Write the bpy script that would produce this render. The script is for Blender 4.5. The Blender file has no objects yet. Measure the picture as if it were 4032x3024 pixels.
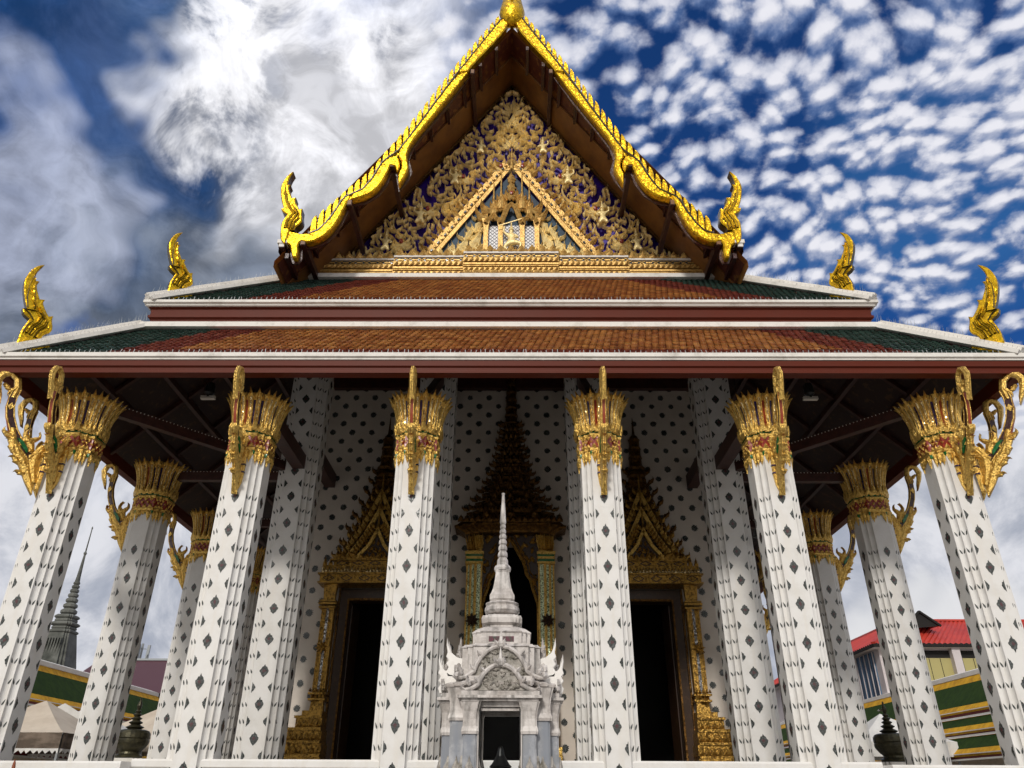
import bpy, bmesh, math, random
from mathutils import Vector, Matrix
R = math.radians
random.seed(7)
scene = bpy.context.scene
COL = scene.collection

# ------------------------------------------------------------------ camera
cam = bpy.data.cameras.new('camera')
cam.sensor_width = 36.0
cam.lens = 26.365
cam.clip_start = 0.05
cam.clip_end = 4000
camo = bpy.data.objects.new('camera', cam)
COL.objects.link(camo)
camo.matrix_world = (Matrix.Translation((0.188, -14.0, 1.6)) @ Matrix.Rotation(0.00807, 4, 'Z')
                     @ Matrix.Rotation(R(90 + 28.645), 4, 'X') @ Matrix.Rotation(0.0050, 4, 'Z'))
scene.camera = camo

# ------------------------------------------------------------------ world / sky
SUN_EL, SUN_AZ = 31.0, 192.0        # sun behind the camera, a little to the left
SUN_DIR = Vector((math.sin(R(SUN_AZ)) * math.cos(R(SUN_EL)), math.cos(R(SUN_AZ)) * math.cos(R(SUN_EL)), math.sin(R(SUN_EL))))
scene.view_settings.view_transform = 'Standard'
scene.view_settings.look = 'None'
scene.view_settings.exposure = -0.22
scene.view_settings.gamma = 1.0
scene.view_settings.use_curve_mapping = False
scene.cycles.max_bounces = 6
scene.cycles.diffuse_bounces = 3
scene.cycles.glossy_bounces = 3
scene.cycles.transparent_max_bounces = 8
scene.cycles.adaptive_threshold = 0.03
scene.cycles.use_denoising = True

world = bpy.data.worlds.new('World')
scene.world = world
world.use_nodes = True


def build_world():
    nt = world.node_tree
    nt.nodes.clear()
    L = nt.links.new

    def node(t, **kw):
        n = nt.nodes.new(t)
        for k, v in kw.items():
            setattr(n, k, v)
        return n

    def setin(sock, v):
        if hasattr(v, 'is_output') or hasattr(v, 'links'):
            L(v, sock)
        else:
            sock.default_value = v

    def M(op, a, b=0.0, c=0.0, clamp=False):
        n = node('ShaderNodeMath', operation=op, use_clamp=clamp)
        setin(n.inputs[0], a); setin(n.inputs[1], b); setin(n.inputs[2], c)
        return n.outputs[0]

    def VM(op, a, b=(0, 0, 0), out=0):
        n = node('ShaderNodeVectorMath', operation=op)
        setin(n.inputs[0], a); setin(n.inputs[1], b)
        return n.outputs['Value'] if op == 'DOT_PRODUCT' else n.outputs[0]

    def mix(f, a, b):
        n = node('ShaderNodeMix', data_type='RGBA')
        setin(n.inputs[0], f)
        for s, v in ((n.inputs[6], a), (n.inputs[7], b)):
            if isinstance(v, tuple):
                s.default_value = (*v, 1)
            else:
                L(v, s)
        return n.outputs[2]

    def noise(vec, scale, detail=4, rough=0.55, dist=0.0, col=False, dim='3D'):
        n = node('ShaderNodeTexNoise', noise_dimensions=dim)
        n.inputs['Scale'].default_value = scale
        n.inputs['Detail'].default_value = detail
        n.inputs['Roughness'].default_value = rough
        n.inputs['Distortion'].default_value = dist
        L(vec, n.inputs['Vector'])
        return n.outputs['Color' if col else 'Fac']

    def smooth(v, lo, hi):
        n = node('ShaderNodeMapRange', interpolation_type='SMOOTHSTEP')
        setin(n.inputs[0], v)
        n.inputs[1].default_value = lo; n.inputs[2].default_value = hi
        return n.outputs[0]

    tc = node('ShaderNodeTexCoord')
    d = VM('NORMALIZE', tc.outputs['Generated'])
    sep = node('ShaderNodeSeparateXYZ'); L(d, sep.inputs[0])
    dx, dy, dz = sep.outputs
    # a layer of cloud at one height: a plane seen from below
    zz = M('ADD', M('MAXIMUM', dz, 0.0), 0.22)
    comb = node('ShaderNodeCombineXYZ')
    L(M('DIVIDE', dx, zz), comb.inputs[0]); L(M('DIVIDE', dy, zz), comb.inputs[1])
    pl = comb.outputs[0]
    warp = noise(pl, 2.2, 2, 0.6, col=True, dim='2D')
    wv = VM('SCALE', VM('SUBTRACT', warp, (0.5, 0.5, 0.5)), (0, 0, 0))
    wv.node.inputs['Scale'].default_value = 0.10
    plw = VM('ADD', pl, wv)
    dwv = VM('SCALE', VM('SUBTRACT', noise(d, 5.0, 3, 0.62, col=True), (0.5, 0.5, 0.5)), (0, 0, 0))
    dwv.node.inputs['Scale'].default_value = 0.42
    dw = VM('NORMALIZE', VM('ADD', d, dwv))

    def blob(direction, inner, outer):
        v = Vector(direction).normalized()
        dot = VM('DOT_PRODUCT', dw, tuple(v))
        return smooth(dot, math.cos(R(outer)), math.cos(R(inner)))

    # clear sky
    sky = node('ShaderNodeTexSky', sky_type='NISHITA')
    sky.sun_disc = False
    sky.sun_elevation = R(SUN_EL); sky.sun_rotation = R(SUN_AZ)
    sky.air_density = 1.0; sky.dust_density = 0.3; sky.ozone_density = 3.0
    skc = VM('MULTIPLY', sky.outputs[0], (0.022, 0.055, 0.10))
    # small dappled clouds: density sampled twice, the second time towards the sun, to shade the puffs
    cov = noise(pl, 2.4, 2, 0.5, dim='2D')
    clear = blob((0.54, 0.62, 0.57), 1, 15)
    clear2 = blob((0.37, 0.66, 0.655), 1, 8)
    pale = blob((0.36, 0.55, 0.755), 3, 16)
    bias = M('ADD', M('MULTIPLY', M('SUBTRACT', cov, 0.5), 0.8),
             M('ADD', M('MULTIPLY', clear, -0.12), M('ADD', M('MULTIPLY', clear2, -0.08), M('MULTIPLY', pale, 0.15))))

    def puffs(v):
        va = node('ShaderNodeTexVoronoi', feature='SMOOTH_F1', voronoi_dimensions='2D')
        va.inputs['Scale'].default_value = 22.0
        va.inputs['Smoothness'].default_value = 0.25
        L(v, va.inputs['Vector'])
        vb = node('ShaderNodeTexVoronoi', feature='F1', voronoi_dimensions='2D')
        vb.inputs['Scale'].default_value = 41.0
        L(v, vb.inputs['Vector'])
        f = noise(v, 26.0, 4, 0.6, dim='2D')
        p = M('SUBTRACT', 1.0, M('ADD', M('MULTIPLY', va.outputs['Distance'], 1.0), M('MULTIPLY', vb.outputs['Distance'], 0.38)))
        return M('ADD', p, M('MULTIPLY', M('SUBTRACT', f, 0.5), 0.75))
    d0 = puffs(plw)
    d1 = puffs(VM('ADD', plw, (-0.004, -0.014, 0.0)))
    dens = M('ADD', d0, bias)
    dapple = smooth(dens, 0.0, 0.46)
    shade = smooth(M('SUBTRACT', d0, d1), -0.22, 0.26)
    dl = M('ADD', M('MULTIPLY', smooth(dens, 0.25, 0.80), 0.55), M('MULTIPLY', shade, 0.45))
    lum = mix(dl, (0.13, 0.22, 0.46), (1.02, 1.02, 1.10))
    skv = mix(smooth(cov, 0.40, 0.62), VM('MULTIPLY', skc, (0.75, 0.85, 0.95)), VM('MULTIPLY', skc, (1.7, 1.6, 1.35)))
    right = mix(dapple, skv, lum)
    # big soft masses on the left
    n2 = noise(d, 3.4, 5, 0.58, 0.5)
    n3 = noise(d, 8.5, 6, 0.62, 0.5)
    nn = M('ADD', M('MULTIPLY', n2, 0.6), M('MULTIPLY', n3, 0.4))
    cl = mix(smooth(nn, 0.41, 0.61), (0.12, 0.18, 0.33), (0.74, 0.77, 0.90))
    cl = mix(M('MULTIPLY', blob((-0.385, 0.70, 0.60), 3, 17), 0.92), cl, (0.17, 0.205, 0.27))
    dk = smooth(nn, 0.60, 0.44)
    cl = mix(M('MULTIPLY', blob((-0.45, 0.545, 0.705), 4, 15), M('ADD', M('MULTIPLY', dk, 0.55), 0.45)), cl, (0.02, 0.075, 0.20))
    cl = mix(M('MULTIPLY', blob((-0.53, 0.50, 0.69), 5, 15), 0.85), cl, (0.02, 0.08, 0.26))
    cl = mix(M('MULTIPLY', blob((-0.33, 0.53, 0.78), 1, 7), 0.55), cl, (0.08, 0.16, 0.32))
    cl = mix(M('MULTIPLY', blob((-0.262, 0.615, 0.745), 2, 10), smooth(n3, 0.36, 0.50)), cl, (1.25, 1.25, 1.3))
    cl = mix(M('MULTIPLY', blob((-0.19, 0.69, 0.70), 2, 12), 0.9), cl, (1.05, 1.05, 1.10))
    cl = mix(M('MULTIPLY', blob((-0.53, 0.61, 0.59), 1, 7), 0.6), cl, (0.66, 0.70, 0.84))
    hole = M('MULTIPLY', blob((-0.465, 0.735, 0.487), 0.3, 4), smooth(n3, 0.42, 0.55))
    cl = mix(hole, cl, (0.03, 0.10, 0.34))
    tex = M('ADD', M('MULTIPLY', smooth(n3, 0.34, 0.66), 0.55), M('MULTIPLY', smooth(noise(dw, 16.0, 5, 0.6), 0.36, 0.64), 0.30))
    ctx = VM('SCALE', cl)
    L(M('ADD', tex, 0.62), ctx.node.inputs['Scale'])
    cl = mix(0.85, cl, ctx)
    # left / right split
    split = smooth(M('ADD', dx, M('MULTIPLY', M('SUBTRACT', n2, 0.5), 0.35)), -0.16, 0.04)
    tot = mix(split, cl, right)
    # pale towards the horizon
    hz = smooth(M('ADD', dz, M('MULTIPLY', M('SUBTRACT', n2, 0.5), 0.3)), 0.46, 0.30)
    hc = mix(smooth(n3, 0.35, 0.65), (0.46, 0.50, 0.60), (0.92, 0.93, 0.99))
    tot = mix(hz, tot, hc)
    # a bank of bright cumulus low on the right
    cu = M('MULTIPLY', blob((0.455, 0.88, 0.15), 3, 7.5), 0.9)
    tot = mix(cu, tot, (0.97, 0.97, 0.99))
    # the bright, sunlit half of the sky behind the viewer
    sd = VM('DOT_PRODUCT', d, tuple(SUN_DIR))
    tot = mix(smooth(sd, 0.35, 0.85), tot, (1.05, 1.02, 0.98))
    # below the horizon
    tot = mix(smooth(dz, 0.0, -0.03), tot, (0.20, 0.19, 0.18))
    bg = node('ShaderNodeBackground')
    L(tot, bg.inputs[0]); bg.inputs[1].default_value = 0.95
    out = node('ShaderNodeOutputWorld')
    L(bg.outputs[0], out.inputs[0])


build_world()
sl = bpy.data.lights.new('sun', 'SUN')
sl.energy = 2.3
sl.angle = R(7)
sl.color = (1.0, 0.95, 0.88)
so = bpy.data.objects.new('sun', sl)
so.rotation_euler = (-SUN_DIR).to_track_quat('-Z', 'Y').to_euler()
so.location = (-10, -40, 60)
COL.objects.link(so)

# ------------------------------------------------------------------ materials
def mat(name, base, rough=0.6, metal=0.0, var=None, vscale=4.0, vlo=0.4, vhi=0.65, bump=0.0, bscale=20.0, vor=0.0, vorscale=30.0,
        spec=0.5, island=None, coat=0.0, streak=None):
    m = bpy.data.materials.new(name)
    m.use_nodes = True
    nt = m.node_tree
    bs = nt.nodes['Principled BSDF']
    bs.inputs['Base Color'].default_value = (*base, 1)
    bs.inputs['Roughness'].default_value = rough
    bs.inputs['Metallic'].default_value = metal
    bs.inputs['Specular IOR Level'].default_value = spec
    bs.inputs['Coat Weight'].default_value = coat
    tc = nt.nodes.new('ShaderNodeTexCoord')
    L = nt.links.new
    col = None

    def mixc(f, a, b):
        n = nt.nodes.new('ShaderNodeMix'); n.data_type = 'RGBA'
        L(f, n.inputs[0])
        if a is None:
            n.inputs[6].default_value = (*base, 1)
        else:
            L(a, n.inputs[6])
        n.inputs[7].default_value = (*b, 1)
        return n.outputs[2]

    def mr(v, lo, hi):
        n = nt.nodes.new('ShaderNodeMapRange')
        L(v, n.inputs[0]); n.inputs[1].default_value = lo; n.inputs[2].default_value = hi
        return n.outputs[0]
    if island:
        g = nt.nodes.new('ShaderNodeNewGeometry')
        col = mixc(g.outputs['Random Per Island'], col, island)
    if var:
        n = nt.nodes.new('ShaderNodeTexNoise')
        n.inputs['Scale'].default_value = vscale
        n.inputs['Detail'].default_value = 6
        n.inputs['Roughness'].default_value = 0.65
        L(tc.outputs['Object'], n.inputs['Vector'])
        col = mixc(mr(n.outputs['Fac'], vlo, vhi), col, var)
    if streak:
        mp = nt.nodes.new('ShaderNodeMapping')
        mp.inputs['Scale'].default_value = streak[1]
        L(tc.outputs['Object'], mp.inputs[0])
        n = nt.nodes.new('ShaderNodeTexNoise')
        n.inputs['Scale'].default_value = 1.0
        n.inputs['Detail'].default_value = 5
        L(mp.outputs[0], n.inputs['Vector'])
        col = mixc(mr(n.outputs['Fac'], streak[2], streak[3]), col, streak[0])
    if col is not None:
        L(col, bs.inputs['Base Color'])
    h = None
    if bump:
        n = nt.nodes.new('ShaderNodeTexNoise')
        n.inputs['Scale'].default_value = bscale
        n.inputs['Detail'].default_value = 4
        L(tc.outputs['Object'], n.inputs['Vector'])
        b = nt.nodes.new('ShaderNodeBump'); b.inputs['Strength'].default_value = bump; b.inputs['Distance'].default_value = 0.03
        L(n.outputs['Fac'], b.inputs['Height'])
        h = b.outputs[0]
    if vor:
        v = nt.nodes.new('ShaderNodeTexVoronoi')
        v.inputs['Scale'].default_value = vorscale
        L(tc.outputs['Object'], v.inputs['Vector'])
        # tilt each little mirror chip its own way
        vm = nt.nodes.new('ShaderNodeVectorMath'); vm.operation = 'SUBTRACT'
        L(v.outputs['Color'], vm.inputs[0]); vm.inputs[1].default_value = (0.5, 0.5, 0.5)
        sc = nt.nodes.new('ShaderNodeVectorMath'); sc.operation = 'SCALE'
        L(vm.outputs[0], sc.inputs[0]); sc.inputs['Scale'].default_value = vor
        ad = nt.nodes.new('ShaderNodeVectorMath'); ad.operation = 'ADD'
        if h is None:
            g = nt.nodes.new('ShaderNodeNewGeometry'); L(g.outputs['Normal'], ad.inputs[0])
        else:
            L(h, ad.inputs[0])
        L(sc.outputs[0], ad.inputs[1])
        no = nt.nodes.new('ShaderNodeVectorMath'); no.operation = 'NORMALIZE'
        L(ad.outputs[0], no.inputs[0])
        h = no.outputs[0]
    if h is not None:
        L(h, bs.inputs['Normal'])
    return m


PLASTER = mat('white_plaster', (0.74, 0.725, 0.70), 0.55, var=(0.62, 0.595, 0.55), vscale=2.2, vlo=0.45, vhi=0.8, bump=0.08, bscale=9,
              streak=((0.70, 0.67, 0.62), (6, 6, 0.7), 0.52, 0.75))
WALLP = mat('wall_plaster', (0.66, 0.60, 0.53), 0.7, var=(0.56, 0.50, 0.43), vscale=1.3, vlo=0.4, vhi=0.75, bump=0.08, bscale=6)
INLAY = mat('inlay_glass', (0.026, 0.030, 0.028), 0.22, island=(0.05, 0.055, 0.05), var=(0.11, 0.12, 0.12), vscale=28, vlo=0.45, vhi=0.62, vor=0.12, vorscale=45)
RIM = mat('dark_rim_glass', (0.035, 0.028, 0.008), 0.3, var=(0.10, 0.07, 0.012), vscale=12)
INLAYR = mat('inlay_red', (0.12, 0.025, 0.045), 0.25, var=(0.05, 0.07, 0.05), vscale=30)
GOLD = mat('gilded_lacquer', (0.84, 0.56, 0.15), 0.30, 0.85, var=(0.36, 0.18, 0.03), vscale=20, vlo=0.48, vhi=0.68, bump=0.9, bscale=38, vor=0.3, vorscale=55)
GOLDY = mat('gold_leaf', (0.76, 0.46, 0.016), 0.30, 0.85, var=(0.28, 0.14, 0.006), vscale=8, vlo=0.47, vhi=0.70, bump=0.5, bscale=16, vor=0.28, vorscale=24)
GOLDM = mat('door_gilt', (0.50, 0.29, 0.06), 0.32, 0.75, var=(0.10, 0.05, 0.01), vscale=14, vlo=0.46, vhi=0.64, bump=0.8, bscale=26, vor=0.4, vorscale=40)
GOLDD = mat('shaded_gold', (0.20, 0.10, 0.020), 0.34, 0.8, var=(0.05, 0.022, 0.006), vscale=14, vlo=0.40, vhi=0.62, bump=0.8, bscale=26, vor=0.4, vorscale=40)  # gilt with the deep porch shade put into its base colour
RELIEF = mat('carved_gilt', (0.97, 0.77, 0.36), 0.36, 0.22, var=(0.66, 0.42, 0.12), vscale=14, vlo=0.52, vhi=0.8, bump=0.4, bscale=30)
RELIEFB = mat('carved_base_gilt', (0.66, 0.42, 0.13), 0.4, 0.5, var=(0.34, 0.17, 0.04), vscale=12, vlo=0.45, vhi=0.7, bump=0.5, bscale=30)
MOSAIC = mat('mirror_mosaic', (0.80, 0.66, 0.36), 0.18, 0.75, var=(0.35, 0.20, 0.05), vscale=40, vor=0.9, vorscale=42)
GREENM = mat('green_mirror_mosaic', (0.80, 0.90, 0.62), 0.3, 0.2, var=(0.08, 0.14, 0.04), vscale=30, vlo=0.48, vhi=0.56, vor=0.5, vorscale=30)
SILVER = mat('silver_mirror_mosaic', (0.62, 0.62, 0.62), 0.2, 0.6, var=(0.08, 0.07, 0.06), vscale=36, vor=0.9, vorscale=30)
REDG = mat('red_glass', (0.32, 0.035, 0.015), 0.3, var=(0.18, 0.012, 0.01), vscale=18, vor=0.2, vorscale=40)
BLUEG = mat('blue_glass', (0.03, 0.012, 0.10), 0.25, var=(0.015, 0.01, 0.02), vscale=14)
ENAMEL = mat('violet_enamel', (0.055, 0.012, 0.42), 0.45, var=(0.03, 0.008, 0.22), vscale=6)
TEAL = mat('teal_enamel', (0.008, 0.05, 0.10), 0.6, var=(0.006, 0.015, 0.03), vscale=5)
GREENG = mat('green_glass', (0.01, 0.14, 0.035), 0.25, vor=0.3)
MAROON = mat('maroon_lacquer', (0.055, 0.010, 0.010), 0.35, var=(0.02, 0.006, 0.006), vscale=30, vor=0.3, vorscale=60)
VERMIL = mat('vermilion_lacquer', (0.33, 0.055, 0.02), 0.4, var=(0.2, 0.03, 0.012), vscale=8)
FASCIA = mat('fascia_paint', (0.105, 0.017, 0.007), 0.5, spec=0.15, var=(0.10, 0.02, 0.010), vscale=1.2, vlo=0.4, vhi=0.7,
             streak=((0.34, 0.16, 0.11), (3.0, 3.0, 0.35), 0.74, 0.80))
CEMENT = mat('white_cement', (0.74, 0.71, 0.66), 0.7, var=(0.50, 0.47, 0.42), vscale=3.0, vlo=0.5, vhi=0.75, bump=0.15, bscale=15)
TILE_O = mat('orange_tile', (0.29, 0.095, 0.022), 0.36, island=(0.46, 0.22, 0.06), var=(0.22, 0.065, 0.02), vscale=1.6, vlo=0.45, vhi=0.75, coat=0.3)
TILE_R = mat('red_tile', (0.145, 0.024, 0.016), 0.34, island=(0.22, 0.055, 0.03), coat=0.3)
TILE_G = mat('green_tile', (0.014, 0.036, 0.026), 0.34, island=(0.034, 0.068, 0.052), coat=0.3)
SOFFIT = mat('soffit_lacquer', (0.022, 0.006, 0.004), 0.55, var=(0.060, 0.026, 0.008), vscale=5.5, vlo=0.56, vhi=0.62)
BEAMM = mat('beam_lacquer', (0.060, 0.018, 0.012), 0.5, var=(0.03, 0.009, 0.006), vscale=6)
GABLES = mat('gable_soffit_gilt', (0.20, 0.085, 0.018), 0.5, var=(0.12, 0.045, 0.012), vscale=1.5)
GABLEP = mat('gable_soffit_stencil', (0.085, 0.020, 0.011), 0.5, var=(0.20, 0.085, 0.02), vscale=4.0, vlo=0.55, vhi=0.6, bump=0.5, bscale=6)
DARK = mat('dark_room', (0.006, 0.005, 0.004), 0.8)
DOORW = mat('dark_door_lacquer', (0.035, 0.016, 0.007), 0.4, var=(0.09, 0.045, 0.014), vscale=10, vlo=0.55, vhi=0.7)
MARBLE = mat('white_marble', (0.60, 0.56, 0.53), 0.42, var=(0.27, 0.235, 0.21), vscale=4.5, vlo=0.44, vhi=0.70, bump=0.15, bscale=30,
             streak=((0.20, 0.185, 0.17), (11, 11, 1.4), 0.50, 0.68))
MARBLEW = mat('bright_marble', (0.82, 0.79, 0.75), 0.4, var=(0.66, 0.62, 0.57), vscale=6, vlo=0.5, vhi=0.8)
MARBLEG = mat('grey_marble', (0.27, 0.28, 0.30), 0.3, var=(0.58, 0.58, 0.60), vscale=4.0, vlo=0.5, vhi=0.75,
              streak=((0.22, 0.24, 0.28), (7, 7, 1.0), 0.45, 0.7))
MARBLED = mat('weathered_marble', (0.40, 0.37, 0.33), 0.5, var=(0.11, 0.10, 0.075), vscale=7, vlo=0.45, vhi=0.66, bump=0.5, bscale=26)
BRONZE = mat('dark_bronze', (0.045, 0.042, 0.026), 0.42, 0.6, var=(0.10, 0.09, 0.05), vscale=4, bump=0.15, bscale=20)
BLACKM = mat('black_metal', (0.03, 0.03, 0.03), 0.35, 0.6)
STONE = mat('weathered_stone', (0.15, 0.155, 0.14), 0.85, var=(0.03, 0.034, 0.028), vscale=0.55, vlo=0.42, vhi=0.66, bump=0.8, bscale=2.5)
PAVING = mat('stone_paving', (0.30, 0.28, 0.25), 0.8, var=(0.22, 0.205, 0.19), vscale=0.4)
CANVAS = mat('cream_canvas', (0.62, 0.54, 0.44), 0.8, var=(0.50, 0.42, 0.33), vscale=1.2)
CANVASW = mat('white_canvas', (0.72, 0.71, 0.68), 0.8, var=(0.60, 0.59, 0.57), vscale=1.5)
CANVASD = mat('valance_painted_shade', (0.20, 0.155, 0.12), 0.85, streak=((0.10, 0.075, 0.055), (2.0, 2.0, 6.0), 0.4, 0.6))  # cream canvas again, with shade painted into its colour
GTILE = mat('cloister_green_tile', (0.030, 0.060, 0.010), 0.8, spec=0.1, var=(0.018, 0.04, 0.010), vscale=3.5, bump=0.5, bscale=5)
YTILE = mat('cloister_yellow_tile', (0.72, 0.40, 0.018), 0.7, spec=0.2, var=(0.48, 0.24, 0.015), vscale=3, bump=0.3, bscale=7)
WPAINT = mat('white_ridge_paint', (0.86, 0.84, 0.80), 0.6, var=(0.78, 0.75, 0.70), vscale=2)
RBAND = mat('cloister_red_band', (0.17, 0.010, 0.014), 0.6)
REDROOF = mat('red_sheet_roof', (0.52, 0.045, 0.022), 0.5, var=(0.40, 0.03, 0.018), vscale=0.8)
HOUSEW = mat('pale_house_wall', (0.62, 0.57, 0.57), 0.8, var=(0.52, 0.47, 0.47), vscale=0.6)
CURTAIN = mat('blue_curtain', (0.07, 0.15, 0.26), 0.8, streak=((0.02, 0.04, 0.08), (7, 7, 0.2), 0.4, 0.6))
YPANEL = mat('yellow_panel', (0.42, 0.37, 0.15), 0.7)
MROOF = mat('maroon_sheet_roof', (0.085, 0.032, 0.042), 0.6)
STEEL = mat('galvanised_steel', (0.30, 0.32, 0.33), 0.5, 0.4)
BULB = mat('lamp_bead', (0.75, 0.7, 0.62), 0.3)
LOGO = mat('dark_green_print', (0.02, 0.085, 0.06), 0.6)
LOGOL = mat('pale_green_print', (0.12, 0.22, 0.18), 0.6)
RUST = mat('rusty_brown_clay', (0.24, 0.07, 0.03), 0.7)


def lattice_mat():
    m = bpy.data.materials.new('lattice_mirror')
    m.use_nodes = True
    nt = m.node_tree; L = nt.links.new
    bs = nt.nodes['Principled BSDF']
    tc = nt.nodes.new('ShaderNodeTexCoord')
    mp = nt.nodes.new('ShaderNodeMapping')
    mp.inputs['Rotation'].default_value = (0, R(45), 0)
    mp.inputs['Scale'].default_value = (11, 11, 11)
    L(tc.outputs['Object'], mp.inputs[0])
    sp = nt.nodes.new('ShaderNodeSeparateXYZ'); L(mp.outputs[0], sp.inputs[0])
    outs = []
    for i in (0, 2):
        fr = nt.nodes.new('ShaderNodeMath'); fr.operation = 'FRACT'; L(sp.outputs[i], fr.inputs[0])
        gt = nt.nodes.new('ShaderNodeMath'); gt.operation = 'LESS_THAN'; L(fr.outputs[0], gt.inputs[0]); gt.inputs[1].default_value = 0.24
        outs.append(gt.outputs[0])
    mx = nt.nodes.new('ShaderNodeMath'); mx.operation = 'MAXIMUM'
    L(outs[0], mx.inputs[0]); L(outs[1], mx.inputs[1])
    mc = nt.nodes.new('ShaderNodeMix'); mc.data_type = 'RGBA'
    L(mx.outputs[0], mc.inputs[0])
    mc.inputs[6].default_value = (0.8, 0.8, 0.82, 1); mc.inputs[7].default_value = (0.02, 0.02, 0.03, 1)
    L(mc.outputs[2], bs.inputs['Base Color'])
    bs.inputs['Roughness'].default_value = 0.4
    return m


LATTICE = lattice_mat()


def glass_mat():
    m = bpy.data.materials.new('window_glass')
    m.use_nodes = True
    nt = m.node_tree
    nt.nodes.clear()
    out = nt.nodes.new('ShaderNodeOutputMaterial')
    mixs = nt.nodes.new('ShaderNodeMixShader')
    tr = nt.nodes.new('ShaderNodeBsdfTransparent'); tr.inputs[0].default_value = (0.82, 0.84, 0.84, 1)
    gl = nt.nodes.new('ShaderNodeBsdfGlossy'); gl.inputs['Roughness'].default_value = 0.03
    fr = nt.nodes.new('ShaderNodeFresnel'); fr.inputs[0].default_value = 1.16
    nt.links.new(fr.outputs[0], mixs.inputs[0])
    nt.links.new(tr.outputs[0], mixs.inputs[1]); nt.links.new(gl.outputs[0], mixs.inputs[2])
    nt.links.new(mixs.outputs[0], out.inputs[0])
    return m


GLASS = glass_mat()

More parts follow.
